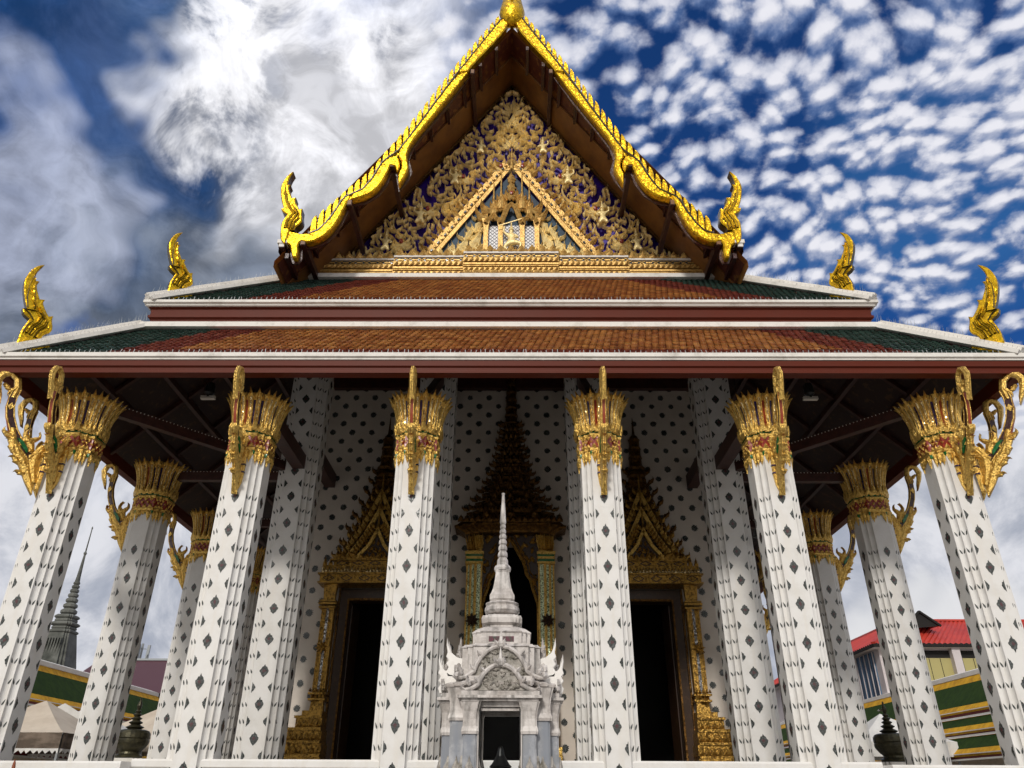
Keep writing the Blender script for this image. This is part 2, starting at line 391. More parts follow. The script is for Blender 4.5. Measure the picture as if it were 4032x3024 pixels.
# ------------------------------------------------------------------ mesh builder
class MB:
    def __init__(s):
        s.v, s.f, s.m = [], [], []

    def add(s, vs, fs, mi=0):
        b = len(s.v)
        s.v += [tuple(p) for p in vs]
        for i, f in enumerate(fs):
            s.f.append([b + k for k in f])
            s.m.append(mi[i] if isinstance(mi, (list, tuple)) else mi)

    def box(s, x0, x1, y0, y1, z0, z1, mi=0):
        s.add([(x0, y0, z0), (x1, y0, z0), (x1, y1, z0), (x0, y1, z0), (x0, y0, z1), (x1, y0, z1), (x1, y1, z1), (x0, y1, z1)],
              [(0, 1, 2, 3), (4, 5, 6, 7), (0, 1, 5, 4), (1, 2, 6, 5), (2, 3, 7, 6), (3, 0, 4, 7)], mi)

    def bar(s, a, b, w, h, mi=0, up=(0, 0, 1)):
        a, b = Vector(a), Vector(b)
        d = (b - a).normalized()
        u = Vector(up)
        sdir = d.cross(u)
        if sdir.length < 1e-4:
            sdir = Vector((1, 0, 0))
        sdir.normalize()
        t = sdir.cross(d).normalized()
        vs = []
        for p in (a, b):
            for i, j in ((-1, -1), (1, -1), (1, 1), (-1, 1)):
                vs.append(p + sdir * (w / 2 * i) + t * (h / 2 * j))
        s.add(vs, [(0, 1, 2, 3), (7, 6, 5, 4), (0, 1, 5, 4), (1, 2, 6, 5), (2, 3, 7, 6), (3, 0, 4, 7)], mi)

    def prism(s, pts, fn, d0, d1, mi=0, smi=None, bev=0.0):
        """pts 2-D outline, fn(u, v, d) -> 3-D; thickness d0..d1; the d0 face may be bevelled by bev"""
        n = len(pts)
        smi = mi if smi is None else smi
        if bev:
            cx = sum(p[0] for p in pts) / n; cy = sum(p[1] for p in pts) / n
            ins = inset(pts, bev)
            vs = [fn(u, v, d0) for u, v in ins] + [fn(u, v, d0 + (bev if d1 > d0 else -bev)) for u, v in pts] + [fn(u, v, d1) for u, v in pts]
            fs = [tuple(range(n))]
            ms = [mi]
            for i in range(n):
                j = (i + 1) % n
                fs.append((i, j, n + j, n + i)); ms.append(mi)
                fs.append((n + i, n + j, 2 * n + j, 2 * n + i)); ms.append(smi)
            fs.append(tuple(range(2 * n, 3 * n))[::-1]); ms.append(smi)
            s.add(vs, fs, ms)
            return
        vs = [fn(u, v, d0) for u, v in pts] + [fn(u, v, d1) for u, v in pts]
        fs = [tuple(range(n)), tuple(range(n, 2 * n))[::-1]]
        ms = [mi, smi]
        for i in range(n):
            j = (i + 1) % n
            fs.append((i, j, n + j, n + i)); ms.append(smi)
        s.add(vs, fs, ms)

    def lathe(s, prof, n=16, c=(0, 0, 0), mi=0, ribs=0.0, axis='z'):
        rows = []
        vs, fs = [], []
        for r, z in prof:
            for k in range(n):
                a = 2 * math.pi * k / n
                rr = r * (1 + ribs * (k % 2))
                vs.append((c[0] + rr * math.cos(a), c[1] + rr * math.sin(a), c[2] + z))
        for i in range(len(prof) - 1):
            for k in range(n):
                k2 = (k + 1) % n
                fs.append((i * n + k, i * n + k2, (i + 1) * n + k2, (i + 1) * n + k))
        fs.append(tuple(range(n))[::-1])
        fs.append(tuple(range((len(prof) - 1) * n, len(prof) * n)))
        s.add(vs, fs, mi)

    def loft(s, plan, prof, c=(0, 0), mi=0, mis=None, yscale=1.0):
        n = len(plan)
        vs, fs, ms = [], [], []
        for sc, z in prof:
            for x, y in plan:
                vs.append((c[0] + x * sc, c[1] + y * sc * yscale, z))
        for i in range(len(prof) - 1):
            for k in range(n):
                k2 = (k + 1) % n
                fs.append((i * n + k, i * n + k2, (i + 1) * n + k2, (i + 1) * n + k))
                ms.append(mis[i] if mis else mi)
        fs.append(tuple(range(n))[::-1]); ms.append(mis[0] if mis else mi)
        fs.append(tuple(range((len(prof) - 1) * n, len(prof) * n))); ms.append(mis[-1] if mis else mi)
        s.add(vs, fs, ms)

    def tube(s, pts, rads, n=6, mi=0):
        vs, fs = [], []
        P = [Vector(p) for p in pts]
        for i, p in enumerate(P):
            d = (P[min(i + 1, len(P) - 1)] - P[max(i - 1, 0)]).normalized()
            a = d.cross(Vector((0, 0, 1)))
            if a.length < 1e-3:
                a = d.cross(Vector((1, 0, 0)))
            a.normalize(); b = d.cross(a).normalized()
            r = rads[i] if isinstance(rads, (list, tuple)) else rads
            for k in range(n):
                t = 2 * math.pi * k / n
                vs.append(p + a * (r * math.cos(t)) + b * (r * math.sin(t)))
        for i in range(len(P) - 1):
            for k in range(n):
                k2 = (k + 1) % n
                fs.append((i * n + k, i * n + k2, (i + 1) * n + k2, (i + 1) * n + k))
        fs.append(tuple(range(n))[::-1]); fs.append(tuple(range((len(P) - 1) * n, len(P) * n)))
        s.add(vs, fs, mi)

    def ribbon(s, pts, wl, wr, y0, h, mi=0, fn=None):
        """a carved band in the x-z plane that faces -y, with a raised middle ridge"""
        fn = fn or (lambda u, v, d: (u, y0 - d, v))
        vs, fs = [], []
        n = len(pts)
        for i in range(n):
            a = pts[max(i - 1, 0)]; b = pts[min(i + 1, n - 1)]
            dx, dz = b[0] - a[0], b[1] - a[1]
            l = math.hypot(dx, dz) or 1
            nx, nz = -dz / l, dx / l
            x, z = pts[i]
            L_ = (x + nx * wl[i], z + nz * wl[i]); R_ = (x - nx * wr[i], z - nz * wr[i])
            vs += [fn(L_[0], L_[1], 0), fn(L_[0], L_[1], h * .45), fn(x, z, h), fn(R_[0], R_[1], h * .45), fn(R_[0], R_[1], 0)]
        for i in range(n - 1):
            for k in range(4):
                fs.append((5 * i + k, 5 * i + k + 1, 5 * (i + 1) + k + 1, 5 * (i + 1) + k))
        s.add(vs, fs, mi)

    def flame(s, x, z, ang, L, W, y0, h, curl=0.8, mi=0, fn=None, flip=1):
        n = 9
        pts = []
        a = ang
        cx, cz = x, z
        for i in range(n):
            t = i / (n - 1)
            pts.append((cx, cz))
            aa = ang + flip * curl * math.sin(math.pi * 1.55 * t - 0.3)
            cx += math.cos(aa) * L / (n - 1); cz += math.sin(aa) * L / (n - 1)
        w1 = [.30, .75, 1.0, .85, 1.05, .62, .50, .24, 0.0]
        w2 = [.30, .85, .70, 1.15, .70, .80, .36, .20, 0.0]
        if flip < 0:
            w1, w2 = w2, w1
        s.ribbon(pts, [w * W / 2 for w in w1], [w * W / 2 for w in w2], y0, h, mi, fn)

    def leaf(s, c, ax, up, w, h, nrm, d=0.02, mi=0, notch=True):
        """a small pointed leaf plate: c base centre, ax sideways, up upward, nrm outward (Vectors)"""
        c, ax, up, nrm = Vector(c), Vector(ax), Vector(up), Vector(nrm)
        o = [(-.5, 0), (-.5, .3), (-.30, .5), (-.34, .58), (-.12, .78), (0, 1), (.12, .78), (.34, .58), (.30, .5), (.5, .3), (.5, 0)]
        n = len(o)
        vs = [c + ax * (u * w) + up * (v * h) for u, v in o] + [c + ax * (u * w * .94) + up * (v * h) + nrm * d * .5 for u, v in o]
        vs.append(c + up * (.4 * h) + nrm * d * 1.4)
        fs = []
        for i in range(n):
            j = (i + 1) % n
            fs.append((i, j, n + j, n + i)); fs.append((n + i, n + j, 2 * n))
        s.add(vs, fs, mi)

    def mirrored(s, cx=0.0):
        b = len(s.v)
        s.v += [(2 * cx - x, y, z) for x, y, z in s.v]
        nf = len(s.f)
        for i in range(nf):
            s.f.append([b + k for k in s.f[i]][::-1]); s.m.append(s.m[i])

    def mesh(s, name, mats, recalc=True, smooth=False):
        me = bpy.data.meshes.new(name)
        me.from_pydata([tuple(p) for p in s.v], [], s.f)
        for m in mats:
            me.materials.append(m)
        me.polygons.foreach_set('material_index', s.m)
        if recalc:
            bm = bmesh.new(); bm.from_mesh(me)
            bmesh.ops.recalc_face_normals(bm, faces=bm.faces)
            bm.to_mesh(me); bm.free()
        if smooth:
            me.polygons.foreach_set('use_smooth', [True] * len(me.polygons))
        me.update()
        return me

    def build(s, name, mats, parent=None, label=None, recalc=True, smooth=False, loc=None):
        if not isinstance(mats, (list, tuple)):
            mats = [mats]
        o = bpy.data.objects.new(name, s.mesh(name, mats, recalc, smooth))
        COL.objects.link(o)
        if parent:
            o.parent = parent
        if loc:
            o.location = loc
        if label:
            o['label'] = label
        return o


def inset(pts, d):
    n = len(pts)
    area = sum(pts[i][0] * pts[(i + 1) % n][1] - pts[(i + 1) % n][0] * pts[i][1] for i in range(n))
    sg = 1 if area > 0 else -1
    out = []
    for i in range(n):
        a, b, c = pts[i - 1], pts[i], pts[(i + 1) % n]
        d1 = (b[0] - a[0], b[1] - a[1]); d2 = (c[0] - b[0], c[1] - b[1])
        l1 = math.hypot(*d1) or 1; l2 = math.hypot(*d2) or 1
        nx = -(d1[1] / l1 + d2[1] / l2) * sg; ny = (d1[0] / l1 + d2[0] / l2) * sg
        l = math.hypot(nx, ny) or 1
        out.append((b[0] + nx / l * d, b[1] + ny / l * d))
    return out


def tag(o, label, cat, group=None, kind=None):
    if label:
        o['label'] = label
    if cat:
        o['category'] = cat
    if group:
        o['group'] = group
    if kind:
        o['kind'] = kind
    return o


def empty(name, loc, label, cat, group=None, rz=0):
    o = bpy.data.objects.new(name, None)
    o.empty_display_size = 0.3
    o.location = loc
    o.rotation_euler = (0, 0, rz)
    COL.objects.link(o)
    return tag(o, label, cat, group)


def sub_empty(name, parent, label=None, loc=(0, 0, 0), rz=0):
    o = bpy.data.objects.new(name, None)
    o.empty_display_size = 0.2
    o.parent = parent
    o.location = loc
    o.rotation_euler = (0, 0, rz)
    COL.objects.link(o)
    if label:
        o['label'] = label
    return o


def inst(name, me, parent, loc=(0, 0, 0), rz=0, label=None, scale=None):
    o = bpy.data.objects.new(name, me)
    o.location = loc
    o.rotation_euler = (0, 0, rz)
    if scale:
        o.scale = scale
    COL.objects.link(o)
    if parent:
        o.parent = parent
    if label:
        o['label'] = label
    return o


XZ = lambda y: (lambda u, v, d: (u, y + d, v))


def smooth_poly(pts, it=1, keep=()):
    """round a closed outline by corner cutting, but keep the sharp corners listed in keep"""
    for _ in range(it):
        out, nk = [], []
        n = len(pts)
        for i, p in enumerate(pts):
            a, c = pts[i - 1], pts[(i + 1) % n]
            if i in keep:
                nk.append(len(out)); out.append(p)
            else:
                out.append((p[0] * .75 + a[0] * .25, p[1] * .75 + a[1] * .25))
                out.append((p[0] * .75 + c[0] * .25, p[1] * .75 + c[1] * .25))
        pts, keep = out, nk
    return pts


def auto_keep(pts, deg=75):
    n = len(pts)
    k = []
    for i in range(n):
        a, b, c = pts[i - 1], pts[i], pts[(i + 1) % n]
        d1 = math.atan2(b[1] - a[1], b[0] - a[0]); d2 = math.atan2(c[1] - b[1], c[0] - b[0])
        t = abs((d2 - d1 + math.pi) % (2 * math.pi) - math.pi)
        if math.degrees(t) > deg:
            k.append(i)
    return k


# ================================================================== the temple hall
temple = empty('temple_hall', (0, 4, 0), 'large white temple hall with gilded gable, tiled roofs and spotted columns', 'temple')
temple_inv = Matrix.Translation((0, -4, 0))


def part(mb, name, mats, label=None, parent=None, **kw):
    """a part in world coordinates under the temple or one of its (untransformed) parts"""
    o = mb.build(name, mats, parent or temple, label, **kw)
    if parent is None:
        o.location = (0, -4, 0)
    return o


def root_part(name, label=None):
    return sub_empty(name, temple, label, (0, -4, 0))


# ---------- column
HW, CA, CB = 0.395, 0.205, 0.300
DZ, Z0 = 0.685, 6.72


def arc(a, b, depth, n=5):
    """concave arc from a to b, bulging towards the origin"""
    out = []
    mx, my = (a[0] + b[0]) / 2, (a[1] + b[1]) / 2
    l = math.hypot(mx, my)
    for i in range(n + 1):
        t = i / n
        k = depth * 4 * t * (1 - t)
        out.append((a[0] + (b[0] - a[0]) * t - mx / l * k, a[1] + (b[1] - a[1]) * t - my / l * k))
    return out


def rot4(pts, q):
    c, s = [(1, 0), (0, 1), (-1, 0), (0, -1)][q]
    return [(x * c - y * s, x * s + y * c) for x, y in pts]


def column_plan():
    plan = []
    for q in range(4):
        quarter = [(-CA, -HW)] + arc((CA, -HW), (CB, -CB), .035)[:-1] + arc((CB, -CB), (HW, -CA), .035)[:-1]
        plan += rot4(quarter, q)
    return plan


DIAM = [(u * .98, v * 1.0) for u, v in [(0, .14), (.018, .10), (.045, .082), (.058, .048), (.082, .018), (.076, -.012), (.062, -.04), (.048, -.072), (.022, -.098), (0, -.135)]]


def plate(mb, pts, o, ax, n, off, th, mi):
    """flat motif: pts (u, v) placed at point o with sideways ax, up z, lying on a face with normal n"""
    k = len(pts)
    vs = []
    for lift in (off - .02, off + th):
        for u, v in pts:
            vs.append((o[0] + ax[0] * u + n[0] * lift, o[1] + ax[1] * u + n[1] * lift, o[2] + v))
    fs = [tuple(range(k, 2 * k))]
    for i in range(k):
        j = (i + 1) % k
        fs.append((i, j, k + j, k + i))
    mb.add(vs, fs, mi)


def motif_jit(pts, a=.10):
    return [(u * (1 + random.uniform(-a, a)), v * (1 + random.uniform(-a, a))) for u, v in pts]


def shaft_mesh(z0, z1, name, zlo, zhi):
    mb = MB()
    mb.loft(column_plan(), [(1, z0), (1, z1)], mi=0)
    k0 = math.ceil((Z0 - zhi) / DZ); k1 = math.floor((Z0 - zlo) / DZ)
    full = DIAM + [(-u, v) for u, v in DIAM[::-1][1:-1]]
    small = [(u * .42, v * .30) for u, v in full]
    leafs = [(0, .105), (.026, .04), (.032, -.01), (.018, -.06), (-.006, -.075), (-.02, -.03), (-.018, .03)]
    for q in range(4):
        c, s = [(1, 0), (0, 1), (-1, 0), (0, -1)][q]
        ax = (c, s); n = (s, -c)
        fo = lambda u: (ax[0] * u + n[0] * HW, ax[1] * u + n[1] * HW)
        for k in range(k0 * 2, k1 * 2 + 1):
            z = Z0 - k * DZ / 2
            if z < zlo or z > zhi:
                continue
            if k % 2 == 0:
                p = fo(0)
                plate(mb, motif_jit(full), (p[0], p[1], z), ax, n, 0, .006, 1)
                plate(mb, motif_jit(small, .25), (p[0], p[1], z + .005), ax, n, .004, .006, 2)
            else:
                for sgn in (-1, 1):
                    p = fo(sgn * (CA - .03))
                    half = [(-sgn * u * .80, v * .78) for u, v in motif_jit(DIAM)]
                    plate(mb, half, (p[0], p[1], z), ax, n, 0, .006, 1)
            # leaf pairs in the two flutes of the corner
            for (A, B) in (((CA, -HW), (CB, -CB)), ((CB, -CB), (HW, -CA))):
                pts = arc(A, B, .035, 10)
                for ti, sg in ((2, 1), (7, -1)):
                    if random.random() < .03:
                        continue
                    a, b = pts[ti], pts[ti + 1]
                    dx, dy = b[0] - a[0], b[1] - a[1]; l = math.hypot(dx, dy)
                    tx, ty = dx / l, dy / l
                    m2 = ((a[0] + b[0]) / 2, (a[1] + b[1]) / 2)
                    P = (m2[0] * c - m2[1] * s, m2[0] * s + m2[1] * c)
                    T = (tx * c - ty * s, tx * s + ty * c)
                    N = (T[1], -T[0])
                    lf = [(u * sg * .62 - v * .20 * sg, v * .56) for u, v in motif_jit(leafs)]
                    plate(mb, lf, (P[0], P[1], z), T, N, .0, .005, 1)
    return mb.mesh(name, [PLASTER, INLAY, INLAYR])


def capital_mesh():
    mb = MB()
    plan = column_plan()
    # backing core that flares, and the bands of the neck
    mb.loft(plan, [(1.02, 7.62), (1.06, 7.64), (1.06, 7.70)], mi=3)
    mb.loft(plan, [(1.07, 7.70), (1.10, 7.72), (1.10, 7.76), (1.05, 7.78)], mi=0)
    mb.loft(plan, [(1.055, 7.78), (1.055, 8.02)], mi=2)
    mb.loft(plan, [(1.07, 8.02), (1.11, 8.04), (1.11, 8.08), (1.06, 8.10)], mi=0)
    mb.loft(plan, [(1.07, 8.10), (1.08, 8.13), (1.05, 8.15)], mi=3)
    mb.loft(plan, [(1.03, 8.15), (1.03, 8.45), (1.10, 8.65), (1.20, 8.80)], mi=4)
    ring = []
    for q in range(4):
        c, s = [(1, 0), (0, 1), (-1, 0), (0, -1)][q]
        loc = [(-.135, -HW, -12), (0, -HW, 0), (.135, -HW, 12)]
        a1 = arc((CA, -HW), (CB, -CB), .03, 10)[5]; a2 = arc((CB, -CB), (HW, -CA), .03, 10)[5]
        loc += [(a1[0], a1[1], 30), (CB - .01, -CB + .01, 45), (a2[0], a2[1], 60)]
        for x, y, ang in loc:
            t = R(-90 + ang)
            nx, ny = math.cos(t), math.sin(t)
            ring.append((x * c - y * s, x * s + y * c, nx * c - ny * s, nx * s + ny * c))

    def petal(px, py, nx, ny, w, z0, h, flare, back, rim, mid):
        tx, ty = -ny, nx
        T = [0, .15, .3, .45, .58, .68, .76, .84, .92, 1.0]
        Wd = [1, 1, 1, 1.02, 1.06, 1.12, 1.18, .82, .36, 0.0]
        rows = []
        for t, wk in zip(T, Wd):
            off = .035 + flare * t ** 2.3 - back
            z = z0 + h * (t - .10 * t ** 4)
            cx, cy = px + nx * off, py + ny * off
            hw = w * wk / 2
            row = []
            for u, e in ((-1, -.02), (-1, .012), (-.66, .028), (-.5, .006), (0, .022), (.5, .006), (.66, .028), (1, .012), (1, -.02)):
                row.append((cx + tx * hw * u + nx * e, cy + ty * hw * u + ny * e, z))
            rows.append(row)
        vs = [p for r in rows for p in r]
        fs, ms = [], []
        for i in range(len(rows) - 1):
            for k in range(8):
                fs.append((9 * i + k, 9 * i + k + 1, 9 * i + k + 10, 9 * i + k + 9))
                ms.append(mid if k in (3, 4) and i < 6 else rim)
        mb.add(vs, fs, ms)
        # a barb on each side of the tip
        for u in (-1, 1):
            t = .80
            off = .035 + flare * t ** 2.3 - back
            cx, cy = px + nx * off, py + ny * off
            z = z0 + h * (t - .10 * t ** 4)
            hw = w * .62 * u
            mb.add([(cx + tx * hw * .7, cy + ty * hw * .7, z - .08), (cx + tx * hw * 1.25, cy + ty * hw * 1.25, z + .05), (cx + tx * hw * .4, cy + ty * hw * .4, z + .06),
                    (cx + tx * hw * .7 - nx * .03, cy + ty * hw * .7 - ny * .03, z)], [(0, 1, 2), (0, 1, 3), (1, 2, 3)], rim)
    n = len(ring)
    for i, (px, py, nx, ny) in enumerate(ring):
        petal(px, py, nx, ny, .094, 8.14, .98, .235, 0, 0, 1)
        p2 = ring[(i + 1) % n]
        mx, my = (px + p2[0]) / 2, (py + p2[1]) / 2
        m = Vector((nx + p2[2], ny + p2[3], 0)).normalized()
        petal(mx, my, m.x, m.y, .082, 8.2, .82, .20, .03, 0, [2, 4, 4, 2, 4, 4][i % 6])
        up = Vector((0, 0, 1)); nv = Vector((nx, ny, 0)); ax = Vector((-ny, nx, 0))
        mb.leaf(Vector((px, py, 8.13)) + nv * .06, ax, (up + nv * .12), .12, .26, nv, .03, 0)
        mb.leaf(Vector((mx, my, 8.11)) + m * .05, Vector((-m.y, m.x, 0)), up, .09, .19, m, .03, 0)
        # gilt teeth across the red band
        mb.leaf(Vector((px, py, 7.775)) + nv * .025, ax, up, .10, .10, nv, .03, 0)
        mb.leaf(Vector((px, py, 8.03)) + nv * .025, ax, -up, .10, .09, nv, .03, 0)
        mb.leaf(Vector((mx, my, 7.93)) + m * .035, Vector((-m.y, m.x, 0)), -up, .06, .07, m, .03, 0)
        # hanging pointed leaves on the neck
        ln = .27 if (i % 6) != 1 else .12
        mb.leaf(Vector((px, py, 7.70)) + nv * .012, ax, -up, .135, ln, nv, .035, 0)
        mb.leaf(Vector((px, py, 7.69)) + nv * .03, ax, -up, .07, ln * .55, nv, .03, 0)
        mb.leaf(Vector((mx, my, 7.70)) + m * .005, Vector((-m.y, m.x, 0)), -up, .09, ln * .62, m, .03, 0)
    # central face: two long pendants that frame the bracket
    return mb.mesh('capital', [GOLD, MOSAIC, REDG, GREENG, BLUEG])


# ---------- bracket (naga strut), outline (outwards from the face, z); outward axis is -y
def bmap(p):
    return ((-p[0] * .985 - 9.51) * 1.02 + .03, 9.10 - (9.58 - p[1]) * .93)


HEAD = [bmap(p) for p in [(-10.45, 9.62), (-10.56, 9.60), (-10.68, 9.52), (-10.75, 9.40), (-10.74, 9.28), (-10.66, 9.08), (-10.57, 8.85), (-10.545, 9.05), (-10.53, 9.15),
                          (-10.57, 9.27), (-10.55, 9.36), (-10.50, 9.30), (-10.46, 9.02), (-10.38, 9.14), (-10.36, 9.30), (-10.37, 9.50)]]
STRUT = [bmap(p) for p in [(-10.40, 9.25), (-10.42, 9.05), (-10.41, 8.81), (-10.36, 8.59), (-10.25, 8.32), (-10.08, 8.05), (-9.90, 7.85)]]
BODY = [bmap(p) for p in [(-10.31, 8.31), (-10.27, 8.12), (-10.21, 7.98), (-10.30, 8.02), (-10.37, 8.16), (-10.34, 7.98), (-10.27, 7.84), (-10.17, 7.78), (-10.09, 7.74), (-10.03, 7.60), (-9.97, 7.60),
                          (-9.92, 7.56), (-9.95, 7.50), (-9.90, 7.44), (-9.90, 7.34), (-9.82, 7.22), (-9.70, 7.05), (-9.65, 7.10), (-9.65, 8.28), (-9.78, 8.36),
                          (-9.82, 8.56), (-9.87, 8.40), (-9.94, 8.42), (-10.02, 8.66), (-10.06, 8.50), (-10.10, 8.38), (-10.06, 8.27), (-10.12, 8.28), (-10.20, 8.50), (-10.22, 8.41)]]


def bracket_mesh():
    mb = MB()
    side = lambda u, v, d: (d, -HW - u, v)
    for sgn in (-1, 1):
        fn = (lambda sg: (lambda u, v, d: (sg * d, -HW - u, v)))(sgn)
        rf = (lambda sg: (lambda u, v, d: (sg * (.004 + d), -HW - u, v)))(sgn)
        main = [bmap(p) for p in [(-10.27, 8.36), (-10.22, 8.12), (-10.11, 7.92), (-9.99, 7.74), (-9.88, 7.54), (-9.79, 7.32), (-9.70, 7.04)]]
        mb.ribbon(main, [.045, .07, .085, .09, .09, .075, .01], [.045, .07, .085, .09, .09, .075, .01], 0, .058, 0, rf)
        back = [bmap(p) for p in [(-9.66, 8.28), (-9.74, 8.08), (-9.82, 7.86), (-9.80, 7.62), (-9.72, 7.3)]]
        mb.ribbon(back, [.03, .06, .08, .08, .05], [.05, .08, .09, .09, .07], 0, .06, 0, rf)
        for x, z, ang, L_, W_, fl in ((-10.20, 8.08, 70, .36, .11, -1), (-10.10, 7.86, 35, .38, .12, 1), (-9.98, 7.66, 5, .26, .11, 1), (-9.90, 7.46, -20, .18, .09, 1),
                                      (-10.08, 8.02, 105, .50, .12, 1), (-9.94, 7.92, 98, .58, .13, -1), (-9.80, 7.92, 92, .50, .11, 1), (-9.90, 7.80, 118, .40, .10, 1)):
            u, v = bmap((x, z))
            mb.flame(u, v, R(ang), L_, W_, 0, .06, .9, 0, fn=rf, flip=fl)
        hook = [bmap(p) for p in [(-10.42, 9.02), (-10.395, 9.28), (-10.44, 9.47), (-10.55, 9.56), (-10.66, 9.50), (-10.715, 9.36), (-10.68, 9.18), (-10.61, 9.0), (-10.56, 8.82)]]
        mb.ribbon(hook, [.045, .055, .055, .05, .06, .065, .05, .04, 0], [.045, .055, .055, .05, .06, .065, .05, .03, 0], 0, .052, 0, rf)
        u, v = bmap((-10.62, 9.28)); mb.flame(u, v, R(200), .22, .08, 0, .05, .6, 0, fn=rf)
        u, v = bmap((-10.42, 9.30)); mb.flame(u, v, R(-80), .26, .09, 0, .05, .5, 0, fn=rf)
        e = [bmap(p) for p in [(-10.16, 8.16), (-10.06, 8.00), (-9.96, 7.88), (-9.97, 7.98), (-10.06, 8.12)]]
        mb.prism(e, fn, .070, .04, 3)
    # curved strut: lacquer core with gilt edges
    pts = [Vector((0, -HW - u, v)) for u, v in STRUT]
    for i in range(len(pts) - 1):
        d = (pts[i + 1] - pts[i]).normalized()
        mb.bar(pts[i] - d * .01, pts[i + 1] + d * .012, .075, .105, 1, up=(0, 1, 0))
    outl = []
    for i, p in enumerate(pts):
        d = (pts[min(i + 1, len(pts) - 1)] - pts[max(i - 1, 0)]).normalized()
        n = Vector((0, d.z, -d.y))
        if n.y > 0:
            n = -n
        outl.append((p + n * .055, p - n * .055))
    for side_ in (0, 1):
        for sx in (-.036, .036):
            mb.tube([q[side_] + Vector((sx, 0, 0)) for q in outl], .013, 5, 0)
    mid = [q[0] for q in outl[:4]] + [Vector((0, -HW - u - .014, v)) for u, v in [bmap(p) for p in [(-10.30, 8.28), (-10.26, 8.10), (-10.20, 7.96), (-10.14, 7.84)]]]
    for i in range(len(mid) - 1):
        mb.bar(mid[i], mid[i + 1],   .062 if i > 3 else .052, .018, 2, up=(0, 1, 0))
    # small lozenge on the strut
    p = pts[2]
    for sx in (-1, 1):
        mb.add([(sx * .06, p.y, p.z + .08), (sx * .06, p.y - .05, p.z), (sx * .06, p.y, p.z - .08), (sx * .06, p.y + .05, p.z), (sx * .03, p.y, p.z)],
               [(0, 1, 2, 3), (0, 1, 4), (1, 2, 4), (2, 3, 4), (3, 0, 4)], 0)
    # back plate on the face of the shaft with a long drop, and the collars of the drop
    drop = [(-.085, 7.70), (-.10, 7.40), (-.095, 7.15), (-.075, 6.98), (-.04, 6.87), (0, 6.83), (.04, 6.87), (.075, 6.98), (.095, 7.15), (.10, 7.40), (.085, 7.70)]
    mb.prism(drop, lambda u, v, d: (u, -HW - .06 + d, v), 0, .055, 0, 0, bev=.02)
    mb.prism([(u * .6, 7.24 + (v - 7.24) * .62) for u, v in drop if v < 7.45], lambda u, v, d: (u, -HW - .085 + d, v), 0, .03, 0, 0, bev=.012)
    for z in (7.20, 7.36):
        mb.box(-.105, .105, -HW - .075, -HW + .0, z, z + .028, 4)
    mb.lathe([(.0, 0), (.022, .004), (.03, .012), (.0, .03)], 8, (0, 0, 0), 4)
    for i in range(len(mb.v) - 32, len(mb.v)):
        x, y, z = mb.v[i]
        mb.v[i] = (x, -HW - .062 - z, 7.29 + y)
    return mb.mesh('bracket', [GOLD, MAROON, VERMIL, GREENG, BLUEG])


SHAFT = shaft_mesh(1.0, 8.6, 'column_shaft', 1.3, 7.3)
SHAFT_IN = shaft_mesh(1.0, 13.4, 'inner_column_shaft', 1.3, 13.0)
CAP = capital_mesh()
BRK = bracket_mesh()
ROWS = [0.0, 3.70, 7.50, 11.3, 15.1, 18.9]
XS = [-9.03, -5.37, -1.89, 1.89, 5.37, 9.03]


def column(x, yf, brackets, label=None):
    c = inst('column', SHAFT, temple, (x, yf + HW - 4, 0), 0, label)
    inst('capital', CAP, c)
    for rz in brackets:
        b = inst('bracket', BRK, c, (0, 0, 0), R(rz))
        if rz % 90:
            b.location = (0, 0, 0)
            b.scale = (1, 1.18, 1)
    return c


names = ['front corner column at the left end', 'front column left of the left doorway', 'front column just left of the marble shrine',
         'front column just right of the marble shrine', 'front column right of the right doorway', 'front corner column at the right end']
for i, x in enumerate(XS):
    br = [0]
    if i == 0:
        br = [0, -45, -90]
    if i == 5:
        br = [0, 45, 90]
    column(x, 0, br, names[i])
for yf in ROWS[1:]:
    column(-9.03, yf, [-90])
    column(9.03, yf, [90])
for x in XS[1:5]:
    inst('inner_column', SHAFT_IN, temple, (x + (.09 if x > 0 else -.09), 3.75 + HW * 1.24 - 4, 0), 0, None, (1.24, 1.24, 1))

# ---------- parapet, floor
mb = MB()
PZ = 0.0
prof = [(0.0, 0.0), (0.0, 1.88), (-.035, 1.90), (-.035, 1.95), (-.06, 1.97), (-.06, 2.06), (-.045, 2.09), (.30, 2.09), (.30, 0.0)]
for x0, x1, y in ((-6.3, 6.3, .14), (-10.9, -6.3, -.22), (6.3, 10.9, -.22)):
    mb.prism(prof, (lambda yy, a, b: (lambda u, v, d: (a + d * (b - a), yy + u, v if v < .5 or abs(a) < 6.35 and abs(b) < 6.35 else v - .05)))(y, x0 + .002, x1 - .002), 0, 1)
par = mb.build('parapet_wall', [PLASTER])
tag(par, 'low white plastered wall running along the foot of the front columns', 'wall')
mb = MB()
mb.box(-10.8, 10.8, .0, 44, .0, 1.2)
part(mb, 'terrace_floor', [PAVING])

# ---------- rear wall with rosettes, and the doorways' dark rooms behind
WY = 7.0
holes = [(-4.75, -2.72), (-.80, .80), (2.72, 4.75)]
tops = [6.6, 7.9, 6.6]
mb = MB()
xs = [-5.75]
for h in holes:
    xs += list(h)
xs.append(5.75)
for i in range(0, len(xs), 2):
    mb.box(xs[i], xs[i + 1], WY, WY + .5, 1.2, 13.4)
for h, t in zip(holes, tops):
    mb.box(h[0], h[1], WY, WY + .5, t, 13.4)
for sx in (-1, 1):
    mb.box(min(sx * 5.75, sx * 5.25), max(sx * 5.75, sx * 5.25), WY + .5, 44, 1.2, 13.4)
